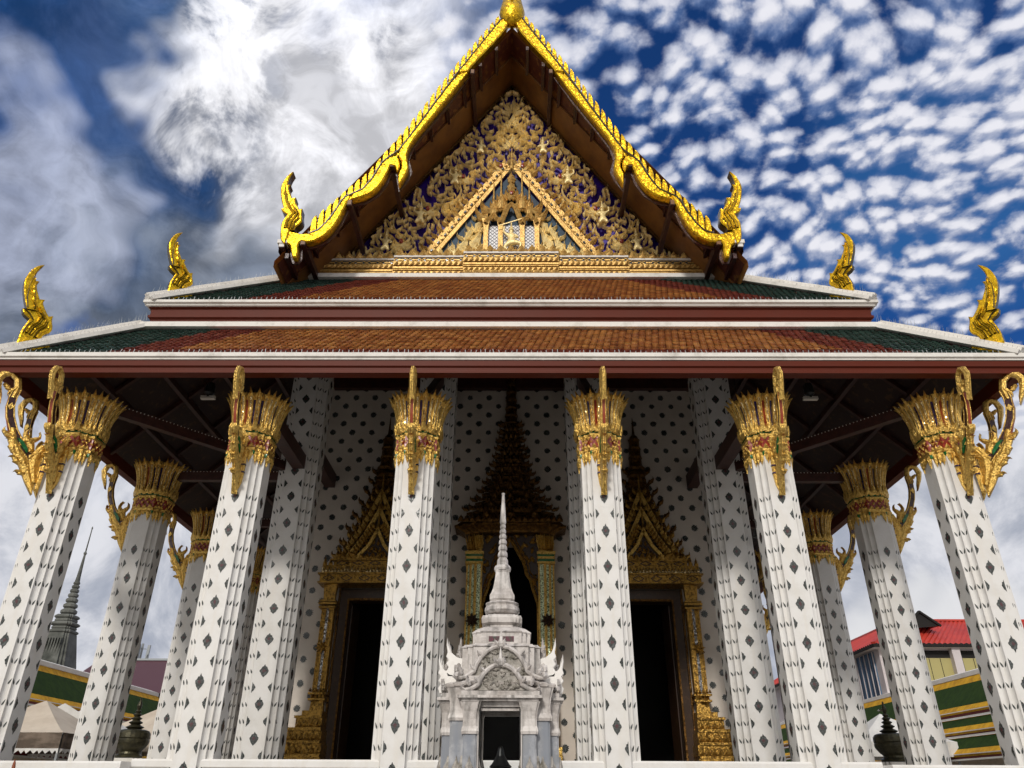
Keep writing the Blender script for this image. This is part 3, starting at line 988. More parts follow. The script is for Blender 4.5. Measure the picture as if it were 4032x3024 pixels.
# rosettes
ros = []
for k in range(24):
    a = 2 * math.pi * k / 24
    ros.append((1.0 if k % 2 == 0 else .74, a))
row = 0
z = 2.3
while z < 13.2:
    x = -5.5 + (.30 if row % 2 else 0)
    while x < 5.6:
        if not any(h[0] - .1 < x < h[1] + .1 and z < t + .1 for h, t in zip(holes, tops)):
            rr = random.uniform(.092, .112)
            ph = random.uniform(0, 6)
            pts = [(rr * q * random.uniform(.86, 1.1) * math.cos(a + ph), rr * q * random.uniform(.86, 1.12) * math.sin(a + ph)) for q, a in ros]
            plate(mb, pts, (x, WY, z), (1, 0), (0, -1), 0, .008, 1)
        x += .60
    z += .302
    row += 1
wall = part(mb, 'rear_wall', [WALLP, INLAY])
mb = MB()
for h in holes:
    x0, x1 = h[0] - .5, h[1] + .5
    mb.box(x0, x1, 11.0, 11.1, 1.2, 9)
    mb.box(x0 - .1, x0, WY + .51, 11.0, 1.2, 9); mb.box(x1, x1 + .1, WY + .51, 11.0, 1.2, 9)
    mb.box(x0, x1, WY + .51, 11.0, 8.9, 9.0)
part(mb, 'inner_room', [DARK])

# ---------- ceilings, soffits, beams
mb = MB()
EZ, EX, EY = 9.28, 10.40, -.66
TX, TY, TZ = 6.1, 3.74, 13.42
P = lambda *a: list(a)
th = .06
quads = [[(-EX, EY, EZ), (EX, EY, EZ), (TX, TY, TZ), (-TX, TY, TZ)],
         [(-EX, EY, EZ), (-TX, TY, TZ), (-TX, 22, TZ), (-EX, 22, EZ)],
         [(EX, EY, EZ), (TX, TY, TZ), (TX, 22, TZ), (EX, 22, EZ)],
         [(-TX, TY, TZ), (TX, TY, TZ), (TX, WY + .4, TZ), (-TX, WY + .4, TZ)]]
for q in quads:
    mb.add(q + [(x, y, z + th) for x, y, z in q], [(0, 1, 2, 3), (4, 5, 6, 7), (0, 1, 5, 4), (1, 2, 6, 5), (2, 3, 7, 6), (3, 0, 4, 7)], 0)
part(mb, 'porch_ceiling', [SOFFIT])
beads = []


def one_beam(a, b, w, h):
    m_ = MB()
    m_.bar(a, b, w, h, 0)
    return part(m_, 'ceiling_beam', [BEAMM])


def beam(a, b, w=.17, h=.24, led=True):
    one_beam(a, b, w, h)
    if led:
        A, B = Vector(a), Vector(b)
        n = int((B - A).length / .085)
        for i in range(n):
            p = A.lerp(B, (i + .5) / n)
            q = (B - A).cross(Vector((0, 0, 1))).normalized() * (w / 2 + .012)
            if q.y > 0 or (abs(q.y) < .01 and abs(p.x) - abs(p.x + q.x) < 0):
                q = -q
            beads.append(p + q + Vector((0, 0, h / 2 - .02)))


for sx in (-1, 1):
    beam((sx * 8.75, .60, 8.95), (sx * 5.7, 3.95, 8.95))
    for yf in (3.70, 7.50, 11.3, 15.1):
        beam((sx * 8.7, yf + HW, 8.75), (sx * 5.7, yf + HW, 8.75))
    # purlins on the side slopes and hip rafter
    for k in range(1, 5):
        t = k / 5
        x = EX + (TX - EX) * t; zz = EZ + (TZ - EZ) * t - .10; y = EY + (TY - EY) * t
        one_beam((sx * x, y, zz), (sx * x, 21.9, zz), .12, .16)
    one_beam((sx * EX, EY + .02, EZ - .06), (sx * TX, TY, TZ - .12), .18, .2)
    # rafters on the side slopes
    for k in range(9):
        y = 1.9 + k * 1.9
        one_beam((sx * (EX - .05), y, EZ - .03), (sx * (max(TX, EX - (y - EY))), y, EZ + (min(1.0, (y - EY) / 4.4)) * (TZ - EZ) - .05), .10, .10)
    # beams from the inner columns to the rear wall and forward to the front columns
    one_beam((sx * 5.37, 4.60, 9.75), (sx * 5.37, 6.98, 9.75), .30, .40)
    one_beam((sx * 1.89, 4.60, 12.4), (sx * 1.89, 6.98, 12.4), .26, .34)
    one_beam((sx * 5.37, .95, 9.0), (sx * 5.37, 3.72, 9.0), .30, .36)
    one_beam((sx * 1.89, .95, 9.3), (sx * 1.89, 3.72, 11.4), .20, .26)
for k in range(1, 5):
    t = k / 5
    x = EX + (TX - EX) * t; zz = EZ + (TZ - EZ) * t - .10; y = EY + (TY - EY) * t
    one_beam((-x, y, zz), (x, y, zz), .12, .16)
beam((-5.6, 6.85, 13.05), (5.6, 6.85, 13.05), .2, .5)
beam((-5.0, 4.9, 13.2), (5.0, 4.9, 13.2), .2, .26)
mb = MB()
for p in beads:
    s_ = .016
    mb.add([(p.x - s_, p.y, p.z), (p.x + s_, p.y, p.z), (p.x, p.y - s_, p.z), (p.x, p.y + s_, p.z), (p.x, p.y, p.z - s_), (p.x, p.y, p.z + s_)],
           [(0, 2, 4), (2, 1, 4), (1, 3, 4), (3, 0, 4), (0, 2, 5), (2, 1, 5), (1, 3, 5), (3, 0, 5)], 0)
part(mb, 'lamp_string', [BULB], 'string of small white lamp beads along the porch beams')['kind'] = 'stuff'

# ---------- two skirt roofs
def sweep(mb, prof, X, yf, yb, mi=0, mis=None):
    """mitred run of a moulding round the front and both sides; prof (outward offset, z)"""
    path = []
    n = len(prof)
    vs = []
    for (sx, corner) in ((-1, 0), (-1, 1), (1, 1), (1, 0)):
        for o, z in prof:
            vs.append((sx * (X + o), (yf - o) if corner else yb, z))
    fs, ms = [], []
    for i in range(3):
        for k in range(n):
            k2 = (k + 1) % n
            fs.append((i * n + k, i * n + k2, (i + 1) * n + k2, (i + 1) * n + k)); ms.append(mis[k] if mis else mi)
    mb.add(vs, fs, ms)


def skirt_roof(name, ex, ey, ez, tx, ty, tz, yb, label):
    root = root_part(name, label)
    S = Vector((0, ty - ey, tz - ez)); sl_ = S.length
    sd = S.normalized(); nrm = Vector((0, -sd.z, sd.y))
    rows = int(sl_ / .135)
    mb = MB()
    # bedding under the tiles (front and sides)
    for q in ([(-ex, ey, ez), (ex, ey, ez), (tx, ty, tz), (-tx, ty, tz)],):
        mb.add([(x, y, z - .02) for x, y, z in q], [(0, 1, 2, 3)], 1)
    for sx in (-1, 1):
        mb.add([(sx * ex, ey, ez - .02), (sx * tx, ty, tz - .02), (sx * tx, yb, tz - .02), (sx * ex, yb, ez - .02)], [(0, 1, 2, 3)], 2)
    tw = .15
    for r in range(rows):
        v = r / rows
        base = Vector((0, ey, ez)) + S * v
        half = ex + (tx - ex) * v - .10
        x = -half + (tw / 2 if r % 2 else 0)
        while x + tw <= half:
            xc = x + tw / 2
            dh = (half - abs(xc)) * .80
            db = r * .135
            if dh < 1.45 and dh < 9:
                mi = 2
            elif dh < 2.35 or r < 4:
                mi = 1
            else:
                mi = 0
            if r < 2 and dh >= 1.45:
                mi = 1
            # pentagon tile, lower end lifted
            pts = [(-.46, .0), (0, -.30), (.46, .0), (.46, 1.15), (-.46, 1.15)]
            jl = random.uniform(.026, .040)
            js = random.uniform(-.006, .006)
            jw = random.uniform(-.10, .10) if random.random() < .05 else random.uniform(-.02, .02)
            vs = []
            for u, w in pts:
                lift = jl if w <= 0 else .002
                p = base + sd * ((w + jw) * .135) + nrm * lift
                vs.append((xc + js + u * tw, p.y, p.z))
            low = [(vs[k][0], vs[k][1] - nrm.y * .022, vs[k][2] - nrm.z * .022) for k in (0, 1, 2)]
            mb.add(vs + low, [(0, 1, 2, 3, 4), (0, 1, 6, 5), (1, 2, 7, 6)], mi)
            x += tw
    mb.build('tiles', [TILE_O, TILE_R, TILE_G], root, recalc=False)
    # white hip ridges with rolled caps, and the flashing at top and bottom
    mb = MB()
    for sx in (-1, 1):
        a = Vector((sx * ex, ey, ez)); b = Vector((sx * tx, ty, tz))
        d = (b - a).normalized()
        side = d.cross(Vector((0, 0, 1))).normalized()
        up = side.cross(d)
        n = 34
        for i in range(n):
            p, q = a.lerp(b, i / n), a.lerp(b, (i + .94) / n)
            mb.bar(p + up * .10, q + up * .10, .26, .14, 0)
        mb.bar(a + up * .03, b + up * .03, .46, .09, 0)
        mb.bar(a + up * .19, b + up * .19, .12, .07, 0)
    mb.bar((-tx - .05, ty - .10, tz + .02), (tx + .05, ty - .10, tz + .02), .22, .13, 0)
    mb.bar((-tx - .05, ty - .03, tz + .11), (tx + .05, ty - .03, tz + .11), .10, .10, 0)
    mb.build('hip_ridge', [CEMENT], root)
    # pins: antefix pegs along the eave, bird spikes along the hips
    mb = MB()
    x = -ex + .35
    while x < ex - .3:
        p = Vector((x, ey + .04, ez + .05))
        l = random.uniform(.10, .15)
        mb.bar(p, p + Vector((random.uniform(-.03, .03), .02, l)), .012, .012, 1, up=(0, 1, 0))
        x += random.uniform(.085, .125)
    for sx in (-1, 1):
        a = Vector((sx * ex, ey, ez + .26)); b = Vector((sx * tx, ty, tz + .26))
        for i in range(60):
            p = a.lerp(b, (i + random.random()) / 60)
            e = p + Vector((random.uniform(-.06, .06), random.uniform(-.06, .06), random.uniform(.14, .24)))
            mb.add([p + Vector((.006, 0, 0)), p - Vector((.006, 0, 0)), e, p + Vector((0, .008, 0))], [(0, 1, 2), (1, 3, 2), (3, 0, 2)], 1)
    mb.build('ridge_spikes', [CEMENT, STEEL], root)['kind'] = 'stuff'
    return root


lower = skirt_roof('lower_roof', 10.50, -.74, 9.50, 8.72, 1.02, 11.28, 24, 'lowest tiled skirt roof above the front columns')
mb = MB()
sweep(mb, [(0, 9.08), (.02, 9.08), (.02, 9.13), (-.01, 9.15), (-.01, 9.21), (.03, 9.24), (.03, 9.36), (0, 9.37), (-.2, 9.37), (-.2, 9.08)], 10.50, -.76, 24, 0)
mb.build('fascia', [FASCIA], lower)
mb = MB()
sweep(mb, [(-.02, 9.375), (.05, 9.375), (.05, 9.41), (.09, 9.43), (.09, 9.52), (-.1, 9.54), (-.2, 9.50)], 10.50, -.76, 24, 0)
mb.build('eave_trim', [CEMENT], lower)
upper = skirt_roof('middle_roof', 8.72, .92, 12.00, 6.15, 3.48, 14.56, 24, 'middle tiled skirt roof under the gable')
mb = MB()
sweep(mb, [(0, 11.40), (.03, 11.40), (.03, 11.47), (-.03, 11.50), (-.03, 11.56), (.03, 11.60), (.03, 11.66), (0, 11.68), (0, 11.84), (.05, 11.86), (.05, 11.88), (-.2, 11.88), (-.2, 11.40)], 8.66, 1.0, 24, 0)
mb.build('fascia', [FASCIA], upper)
mb = MB()
sweep(mb, [(0, 11.88), (.10, 11.89), (.10, 11.93), (.16, 11.95), (.16, 12.02), (0, 12.04), (-.2, 12.04)], 8.66, 1.0, 24, 0)
mb.build('eave_trim', [CEMENT], upper)

# corner finials standing on the hips (outline: along the hip inwards, height)
FIN = [(0.18, .12), (0.13, .38), (0.14, .48), (0.13, .60), (0.15, .74), (0.2, .94), (0.07, 1.01), (0.03, 1.12), (0.1, 1.13), (0.02, 1.3), (-.06, 1.52), (-.1, 1.72), (-.09, 1.89), (-.04, 2.06),
       (.03, 2.17), (.12, 2.24), (.05, 2.04), (.04, 1.9), (.07, 1.81), (.14, 1.82), (.11, 1.76), (.13, 1.65), (.21, 1.5), (.24, 1.44), (.33, 1.47), (.31, 1.4), (.35, 1.31), (.42, 1.21), (.48, 1.14),
       (.55, 1.18), (.55, 1.07), (.61, .92), (.60, .81), (.5, .7), (.48, .59), (.66, .54), (.66, .40), (.31, .16)]


def finial_mesh():
    mb = MB()
    pts = smooth_poly(FIN, 1, auto_keep(FIN, 60))
    for sg in (-1, 1):
        mb.prism(pts, lambda u, v, d: (u, sg * d, v), .085, 0, 0, 1, bev=.022)
        # raised curved ribs that follow the body
        for line, w in (([(.22, .62), (.25, .78), (.33, .92), (.36, 1.05), (.27, 1.15), (.16, 1.35), (.09, 1.62), (.05, 1.85)], .028),
                        ([(.30, .60), (.34, .76), (.44, .90), (.46, 1.02), (.38, 1.14), (.28, 1.26)], .026), ([(.40, .58), (.44, .74), (.53, .86), (.54, .98)], .026)):
            mb.ribbon(line, [w] * (len(line) - 1) + [.004], [w] * (len(line) - 1) + [.004], 0, .055, 0, lambda u, v, d: (u, sg * (.080 + d), v))
        for line in ([(.17, .60), (.19, .76), (.26, .93), (.17, 1.04), (.06, 1.10), (.24, 1.14)], [(.27, .60), (.30, .77), (.38, .91), (.41, 1.03), (.33, 1.14)], [(.36, .57), (.395, .75), (.485, .88), (.50, 1.0)],
                     [(.10, 1.16), (.03, 1.4), (.0, 1.65), (.02, 1.9)], [(.22, 1.18), (.14, 1.4), (.10, 1.6)]):
            mb.ribbon(line, [.010] * len(line), [.010] * len(line), 0, .05, 1, lambda u, v, d: (u, sg * (.084 + d), v))
        base = [(.22, .14), (.20, .42), (.26, .56), (.46, .50), (.66, .50), (.66, .38), (.31, .16)]
        mb.prism(base, lambda u, v, d: (u, sg * d, v), .12, 0, 0, 0, bev=.015)
    return mb.mesh('corner_finial', [GOLDY, RIM])


FINM = finial_mesh()
for root, ex, ey, ez, k, nm in ((lower, 10.50, -.74, 9.50, .98, 'lower roof'), (upper, 8.72, .92, 12.0, .98, 'middle roof')):
    for sx in (-1, 1):
        o = inst('corner_finial', FINM, root, (sx * (ex + (-.02 if root is lower else .0) - (.12 if root is upper else 0)), ey + (.02 if root is lower else .0) + (.12 if root is upper else 0), ez - .02 + (.12 if root is upper else 0)), R(45) if sx < 0 else R(135))
        o.scale = (k * 1.15, 1, k * (1.10 if root is lower else 1.0))

# ---------- gable
gable = root_part('gable', 'tall gilded gable with carved flames on violet ground')
PY = 4.0
AX, AZ, BX, BZ = 0.0, 23.35, 5.02, 15.70
slope = (AZ - BZ) / BX
mb = MB()
mb.add([(-5.4, PY + .30, 15.2), (5.4, PY + .30, 15.2), (5.4, PY + .30, BZ), (0, PY + .30, AZ + .35), (-5.4, PY + .30, BZ)], [(0, 1, 2, 3, 4)], 0)
mb.build('ground_panel', [ENAMEL], gable)
# the blue-green ground of the inner triangle
mb = MB()
mb.prism([(-2.5, 15.6), (2.5, 15.6), (0, 19.25)], XZ(PY + .06), 0, .05, 0)
mb.build('inner_panel', [TEAL], gable)

# --- carving: left half, mirrored
random.seed(21)
mb = MB()
FY = PY + .11


def in_outer(x, z, m=.22):
    # x<0 half: inside big triangle, outside the chevron
    if z < 15.72 or x > -.05:
        return False
    if (AZ - z) / slope + x < m * 1.15:      # distance to the sloping edge (x negative)
        return False
    ch = (19.35 - z) / 1.62                    # chevron half-width at z
    if z < 19.4 and -x < ch + .30:
        return False
    return True


coils = [(-.72, 21.25, .46, 1), (-1.42, 19.85, .66, -1), (-.55, 19.75, .40, 1), (-2.2, 18.55, .70, 1), (-3.10, 17.25, .66, -1), (-2.02, 17.9, .34, 1), (-3.95, 16.35, .50, 1), (-.42, 20.7, .28, -1)]
occupied = []
for cx, cz, r, sg in coils:
    n = 20
    pts, w = [], []
    for i in range(n):
        t = i / (n - 1)
        a = R(250) + sg * t * R(400)
        rr = r * (1 - .60 * t)
        pts.append((cx + rr * math.cos(a), cz + rr * math.sin(a)))
        w.append(.036 * (1 - .5 * t) + (.02 if i == n - 1 else 0))
    mb.ribbon(pts, w, w, FY, .15, 0)
    # leaves growing outwards from the coil
    m = int(r * 20)
    for i in range(m):
        a = R(250) + sg * (i / m) * R(345)
        x, z = cx + r * .98 * math.cos(a), cz + r * .98 * math.sin(a)
        if in_outer(x + .15 * math.cos(a), z + .15 * math.sin(a), .12):
            mb.flame(x, z, a + sg * .75, random.uniform(.24, .34), .09, FY - .02, .15, .8, 0, flip=sg)
        x, z = cx + r * .72 * math.cos(a), cz + r * .72 * math.sin(a)
        if i % 2 == 0:
            mb.flame(x, z, a + math.pi - sg * .9, .20, .07, FY - .02, .12, .8, 0, flip=-sg)
    occupied.append((cx, cz, r * 1.08))
# free flames rising through the rest
placed = []
tries = 0
while tries < 16000:
    tries += 1
    x = random.uniform(-5.0, 0); z = random.uniform(15.7, 23.0)
    if not in_outer(x, z, .12):
        continue
    if any((r * .70) ** 2 < (x - cx) ** 2 + (z - cz) ** 2 < (r * .98) ** 2 for cx, cz, r in occupied):
        continue
    if any((x - a) ** 2 + (z - b) ** 2 < .19 ** 2 for a, b in placed):
        continue
    placed.append((x, z))
    ang = R(90) + random.uniform(-.55, .75)
    L_ = random.uniform(.26, .42)
    if not in_outer(x + math.cos(ang) * L_, z + math.sin(ang) * L_, .02):
        ang = math.atan2(slope, 1) + random.uniform(-.1, .3); L_ *= .75
    mb.flame(x, z, ang, L_, random.uniform(.085, .12), FY - random.uniform(0, .06), random.uniform(.12, .18), random.uniform(.6, 1.0), 0, flip=random.choice((-1, 1)))
# flowers with a red heart
for x, z in ((-1.55, 18.9), (-2.62, 17.55), (-3.35, 16.25), (-.35, 19.35)):
    for k in range(7):
        a = R(90) + (k - 3) * .42
        mb.flame(x, z - .12, a, .36, .15, FY - .05, .14, .35, 0, flip=1 if k > 3 else -1)
    mb.lathe([(.0, 0), (.07, .0), (.05, .05), (0, .06)], 8, (0, 0, 0), 1)
    for i in range(len(mb.v) - 32, len(mb.v)):
        vx, vy, vz = mb.v[i]
        mb.v[i] = (x + vx, FY - .19 - vz, z + .08 + vy * 1.3)
mb.mirrored(0)
# middle axis
for z, L_ in ((22.0, .75), (21.4, .55), (20.45, .5)):
    for k in range(-2, 3):
        mb.flame(k * .03, z - abs(k) * .10, R(90) - k * .36, L_ * (1 - abs(k) * .10), .17, FY - .05 - (.02 if k == 0 else 0), .15, .25, 0, flip=1 if k < 0 else -1)
mb.build('carved_flames', [RELIEF, REDG], gable, 'gilt carved flame scrolls with red glass hearts')

# --- chevron frame
mb = MB()
for sx in (-1, 1):
    a = Vector((0, PY - .02, 19.42)); b = Vector((sx * 2.50, PY - .02, 15.50))
    d = (b - a).normalized()
    n = Vector((d.z * 1, 0, -d.x)) * (1 if sx > 0 else -1)
    if n.z < 0:
        n = -n
    for off, w, dep in ((.05, .06, .13), (.17, .15, .09), (.29, .05, .12)):
        mb.bar(a + n * off + Vector((0, -dep / 2 + .06, 0)), b + n * off + Vector((0, -dep / 2 + .06, 0)), w, dep, 0, up=n)
    # dots between the rails
    for i in range(26):
        p = a.lerp(b, (i + .5) / 26) + n * .17 + Vector((0, -.05, 0))
        mb.bar(p - d * .045, p + d * .045, .10, .05, 1 if i % 2 else 0, up=n)
    # flames above the chevron
    for i in range(17):
        p = a.lerp(b, (i + .5) / 17) + n * .32
        mb.flame(p.x, p.z, math.atan2(n.z, n.x) + sx * .5, .34, .16, PY + .05, .15, .5, 0, flip=-sx)
# king post finial of the chevron
mb.lathe([(.06, 0), (.09, .1), (.05, .2), (.035, .5), (.015, .95), (0, 1.0)], 8, (0, PY - .05, 19.3), 0)
mb.build('chevron_frame', [RELIEFB, INLAY], gable)

# --- inner triangle: flames, three-bay pavilion, lattice
for sg in (-1, 1):
    mb = MB()
    for x, z, L_, w in ((-1.2, 15.9, 1.15, .26), (-1.55, 15.85, .95, .24), (-1.9, 15.8, .6, .20), (-2.2, 15.75, .4, .16), (-1.05, 16.7, .9, .22), (-1.35, 16.4, .75, .2), (-.98, 17.2, .5, .16),
                        (-1.72, 15.75, .5, .16), (-1.02, 15.75, .6, .16)):
        mb.flame(-sg * x, z, R(90) + sg * R(2) * -1, L_, w, PY + .06, .16, .6, 0, flip=sg)
        mb.flame(-sg * (x - .11), z, R(90) - sg * R(20), L_ * .55, w * .7, PY + .06, .14, .7, 0, flip=-sg)
        mb.flame(-sg * (x + .11), z, R(90) + sg * R(15), L_ * .6, w * .7, PY + .06, .14, .7, 0, flip=sg)
    mb.build('inner_flames', [RELIEF], gable)
pav = MB()
# posts
for x in (-.78, -.33, .33, .78):
    pav.box(x - .07, x + .07, PY - .16, PY + .02, 15.55, 17.05, 0)
    pav.loft([(-1, -1), (1, -1), (1, 1), (-1, 1)], [(.07, 16.85), (.12, 17.10), (.12, 17.16)], (x, PY - .08), 0)
    pav.loft([(-1, -1), (1, -1), (1, 1), (-1, 1)], [(.11, 15.5), (.11, 15.62), (.08, 15.7)], (x, PY - .08), 0)
pav.box(-.95, .95, PY - .2, PY + .04, 15.40, 15.55, 0)
# cusped roof edges over the three bays
for cx, w, zt in ((0, .30, 17.75), (-.56, .20, 17.32), (.56, .20, 17.32)):
    for sg in (-1, 1):
        pts = [(cx + sg * w * 1.15, 16.95), (cx + sg * w * .9, 17.12), (cx + sg * w * .45, zt - .18), (cx, zt)]
        pav.ribbon(pts, [.07, .08, .08, .06], [.07, .08, .08, .06], PY - .14, .12, 0)
# upswept side roofs with tails, and the middle roof with its spires
for sg in (-1, 1):
    pav.ribbon([(sg * .72, 17.22), (sg * .95, 17.2), (sg * 1.08, 17.45), (sg * 1.12, 17.75)], [.14, .12, .05, 0], [.14, .12, .05, 0], PY - .1, .14, 0)
    pav.ribbon([(sg * .62, 17.5), (sg * .85, 17.45), (sg * .93, 17.7), (sg * .95, 18.0)], [.12, .10, .05, 0], [.12, .10, .05, 0], PY - .08, .14, 0)
    for x, z, h in ((.33, 17.9, 1.35), (.56, 17.5, 1.2)):
        pav.lathe([(.10, -.3), (.12, 0), (.06, .2), (.03, .5), (.02, h), (0, h + .02)], 8, (sg * x, PY - .06, z), 0)
    for k in range(4):
        pav.flame(sg * (.15 + .16 * k), 17.55 - .05 * k, R(90) - sg * .12 * k, .55, .2, PY - .02, .12, .4, 0, flip=-sg)
        pav.flame(sg * (.1 + .10 * k), 18.0 - .1 * k, R(90) - sg * .1 * k, .5, .18, PY - .0, .12, .4, 0, flip=-sg)
for z in (17.9, 18.25, 18.6):
    pav.flame(0, z, R(90), .5, .26, PY - .08, .14, .05, 0)
pav.lathe([(.0, 0), (.06, .0), (.05, .05), (0, .06)], 8, (0, 0, 0), 1)
for i in range(len(pav.v) - 32, len(pav.v)):
    vx, vy, vz = pav.v[i]
    pav.v[i] = (vx, PY - .2 - vz, 18.15 + vy * 1.3)
pavo = pav.build('niche_pavilion', [RELIEFB, REDG], gable, 'tiny gilt three-bay pavilion in the middle of the gable')
mb = MB()
for x0, x1 in ((-.71, -.40), (.40, .71), (-.26, .26)):
    mb.box(x0, x1, PY - .01, PY + .03, 15.56, 17.0)
mb.build('lattice_screen', [LATTICE], gable, 'white and dark lattice between the pavilion posts')


def skin_figure(name, verts, edges, rad, root, mats, extra=None):
    me = bpy.data.meshes.new(name)
    me.from_pydata(verts, edges, [])
    o = bpy.data.objects.new(name, me)
    COL.objects.link(o)
    md = o.modifiers.new('skin', 'SKIN')
    md.use_smooth_shade = True
    for i, v in enumerate(me.skin_vertices[0].data):
        v.radius = (rad[i], rad[i])
        v.use_root = (i == root)
    s = o.modifiers.new('sub', 'SUBSURF'); s.levels = 1; s.render_levels = 1
    dg = bpy.context.evaluated_depsgraph_get()
    m2 = bpy.data.meshes.new_from_object(o.evaluated_get(dg))
    bpy.data.objects.remove(o)
    if extra:
        bm = bmesh.new(); bm.from_mesh(m2)
        t = extra.mesh('tmp', mats)
        bm.from_mesh(t)
        bm.to_mesh(m2); bm.free()
    m2.materials.clear()
    for m in mats:
        m2.materials.append(m)
    m2.name = name
    return m2


# deity with one arm raised, rising out of the leaves; about 1 unit tall
ex_ = MB()
ex_.lathe([(.075, 0), (.085, .03), (.06, .09), (.035, .16), (.012, .34), (0, .36)], 8, (0, 0, .80), 0)
ex_.box(-.02, .02, -.085, -.06, .735, .76, 0)
DEITY = skin_figure('deity_figure',
                    [(0, 0, .30), (0, -.01, .42), (0, 0, .55), (0, 0, .65), (0, -.01, .74), (0, 0, .80),
                     (-.13, 0, .60), (-.24, -.03, .50), (-.15, -.08, .42), (.13, 0, .60), (.25, -.03, .68), (.20, -.05, .86),
                     (-.09, -.02, .22), (-.12, -.06, .08), (.10, -.02, .22), (.16, -.06, .10)],
                    [(0, 1), (1, 2), (2, 3), (3, 4), (4, 5), (2, 6), (6, 7), (7, 8), (2, 9), (9, 10), (10, 11), (0, 12), (12, 13), (0, 14), (14, 15)],
                    [.10, .08, .10, .04, .075, .05, .05, .04, .03, .05, .04, .03, .085, .05, .085, .05], 0, [RELIEF], ex_)
ex_ = MB()
ex_.lathe([(.075, 0), (.085, .03), (.06, .09), (.035, .16), (.012, .36), (0, .38)], 8, (0, 0, .93), 0)
ex_.bar((-.42, -.12, 1.02), (.34, -.12, 1.32), .025, .025, 0)
DANCER = skin_figure('dancing_deity',
                     [(0, 0, .46), (0, 0, .58), (0, 0, .72), (0, 0, .80), (0, -.01, .88), (0, 0, .94),
                      (-.14, 0, .75), (-.25, -.03, .85), (-.22, -.08, 1.05), (.14, 0, .74), (.22, -.06, .60), (.10, -.12, .56),
                      (-.12, -.03, .36), (-.22, -.06, .20), (-.12, -.06, .06), (.16, -.05, .40), (.32, -.07, .34), (.26, -.06, .10)],
                     [(0, 1), (1, 2), (2, 3), (3, 4), (4, 5), (2, 6), (6, 7), (7, 8), (2, 9), (9, 10), (10, 11), (0, 12), (12, 13), (13, 14), (0, 15), (15, 16), (16, 17)],
                     [.10, .085, .11, .04, .08, .05, .05, .04, .03, .05, .04, .03, .08, .06, .045, .08, .06, .045], 0, [RELIEF], ex_)
for sx in (-1, 1):
    for x, z, s in ((1.02, 19.85, .72), (1.80, 18.50, .80), (2.82, 16.90, .85), (3.80, 15.85, .78), (.98, 15.70, .5), (1.72, 15.62, .46)):
        o = inst('deity_figure', DEITY, gable, (sx * x, PY - .14, z), 0)
        o.scale = (s * sx, s, s)
inst('dancing_figure', DANCER, gable, (0, PY - .16, 15.80), 0, 'gilt dancing deity with raised arm in the middle bay', (.95, .95, .95))
o = MB()
o.loft([(-1, -1), (1, -1), (1, 1), (-1, 1)], [(.26, 15.55), (.26, 15.60), (.20, 15.64), (.20, 15.72), (.24, 15.76), (.24, 15.80)], (0, PY - .16), 0, yscale=.5)
for sx in (-1, 1):
    o.lathe([(.02, 0), (.10, .03), (.13, .10), (.08, .14), (.10, .18), (.04, .26), (0, .40)], 10, (sx * .56, PY - .16, 15.55), 0)
o.build('offering_stands', [RELIEF], gable)

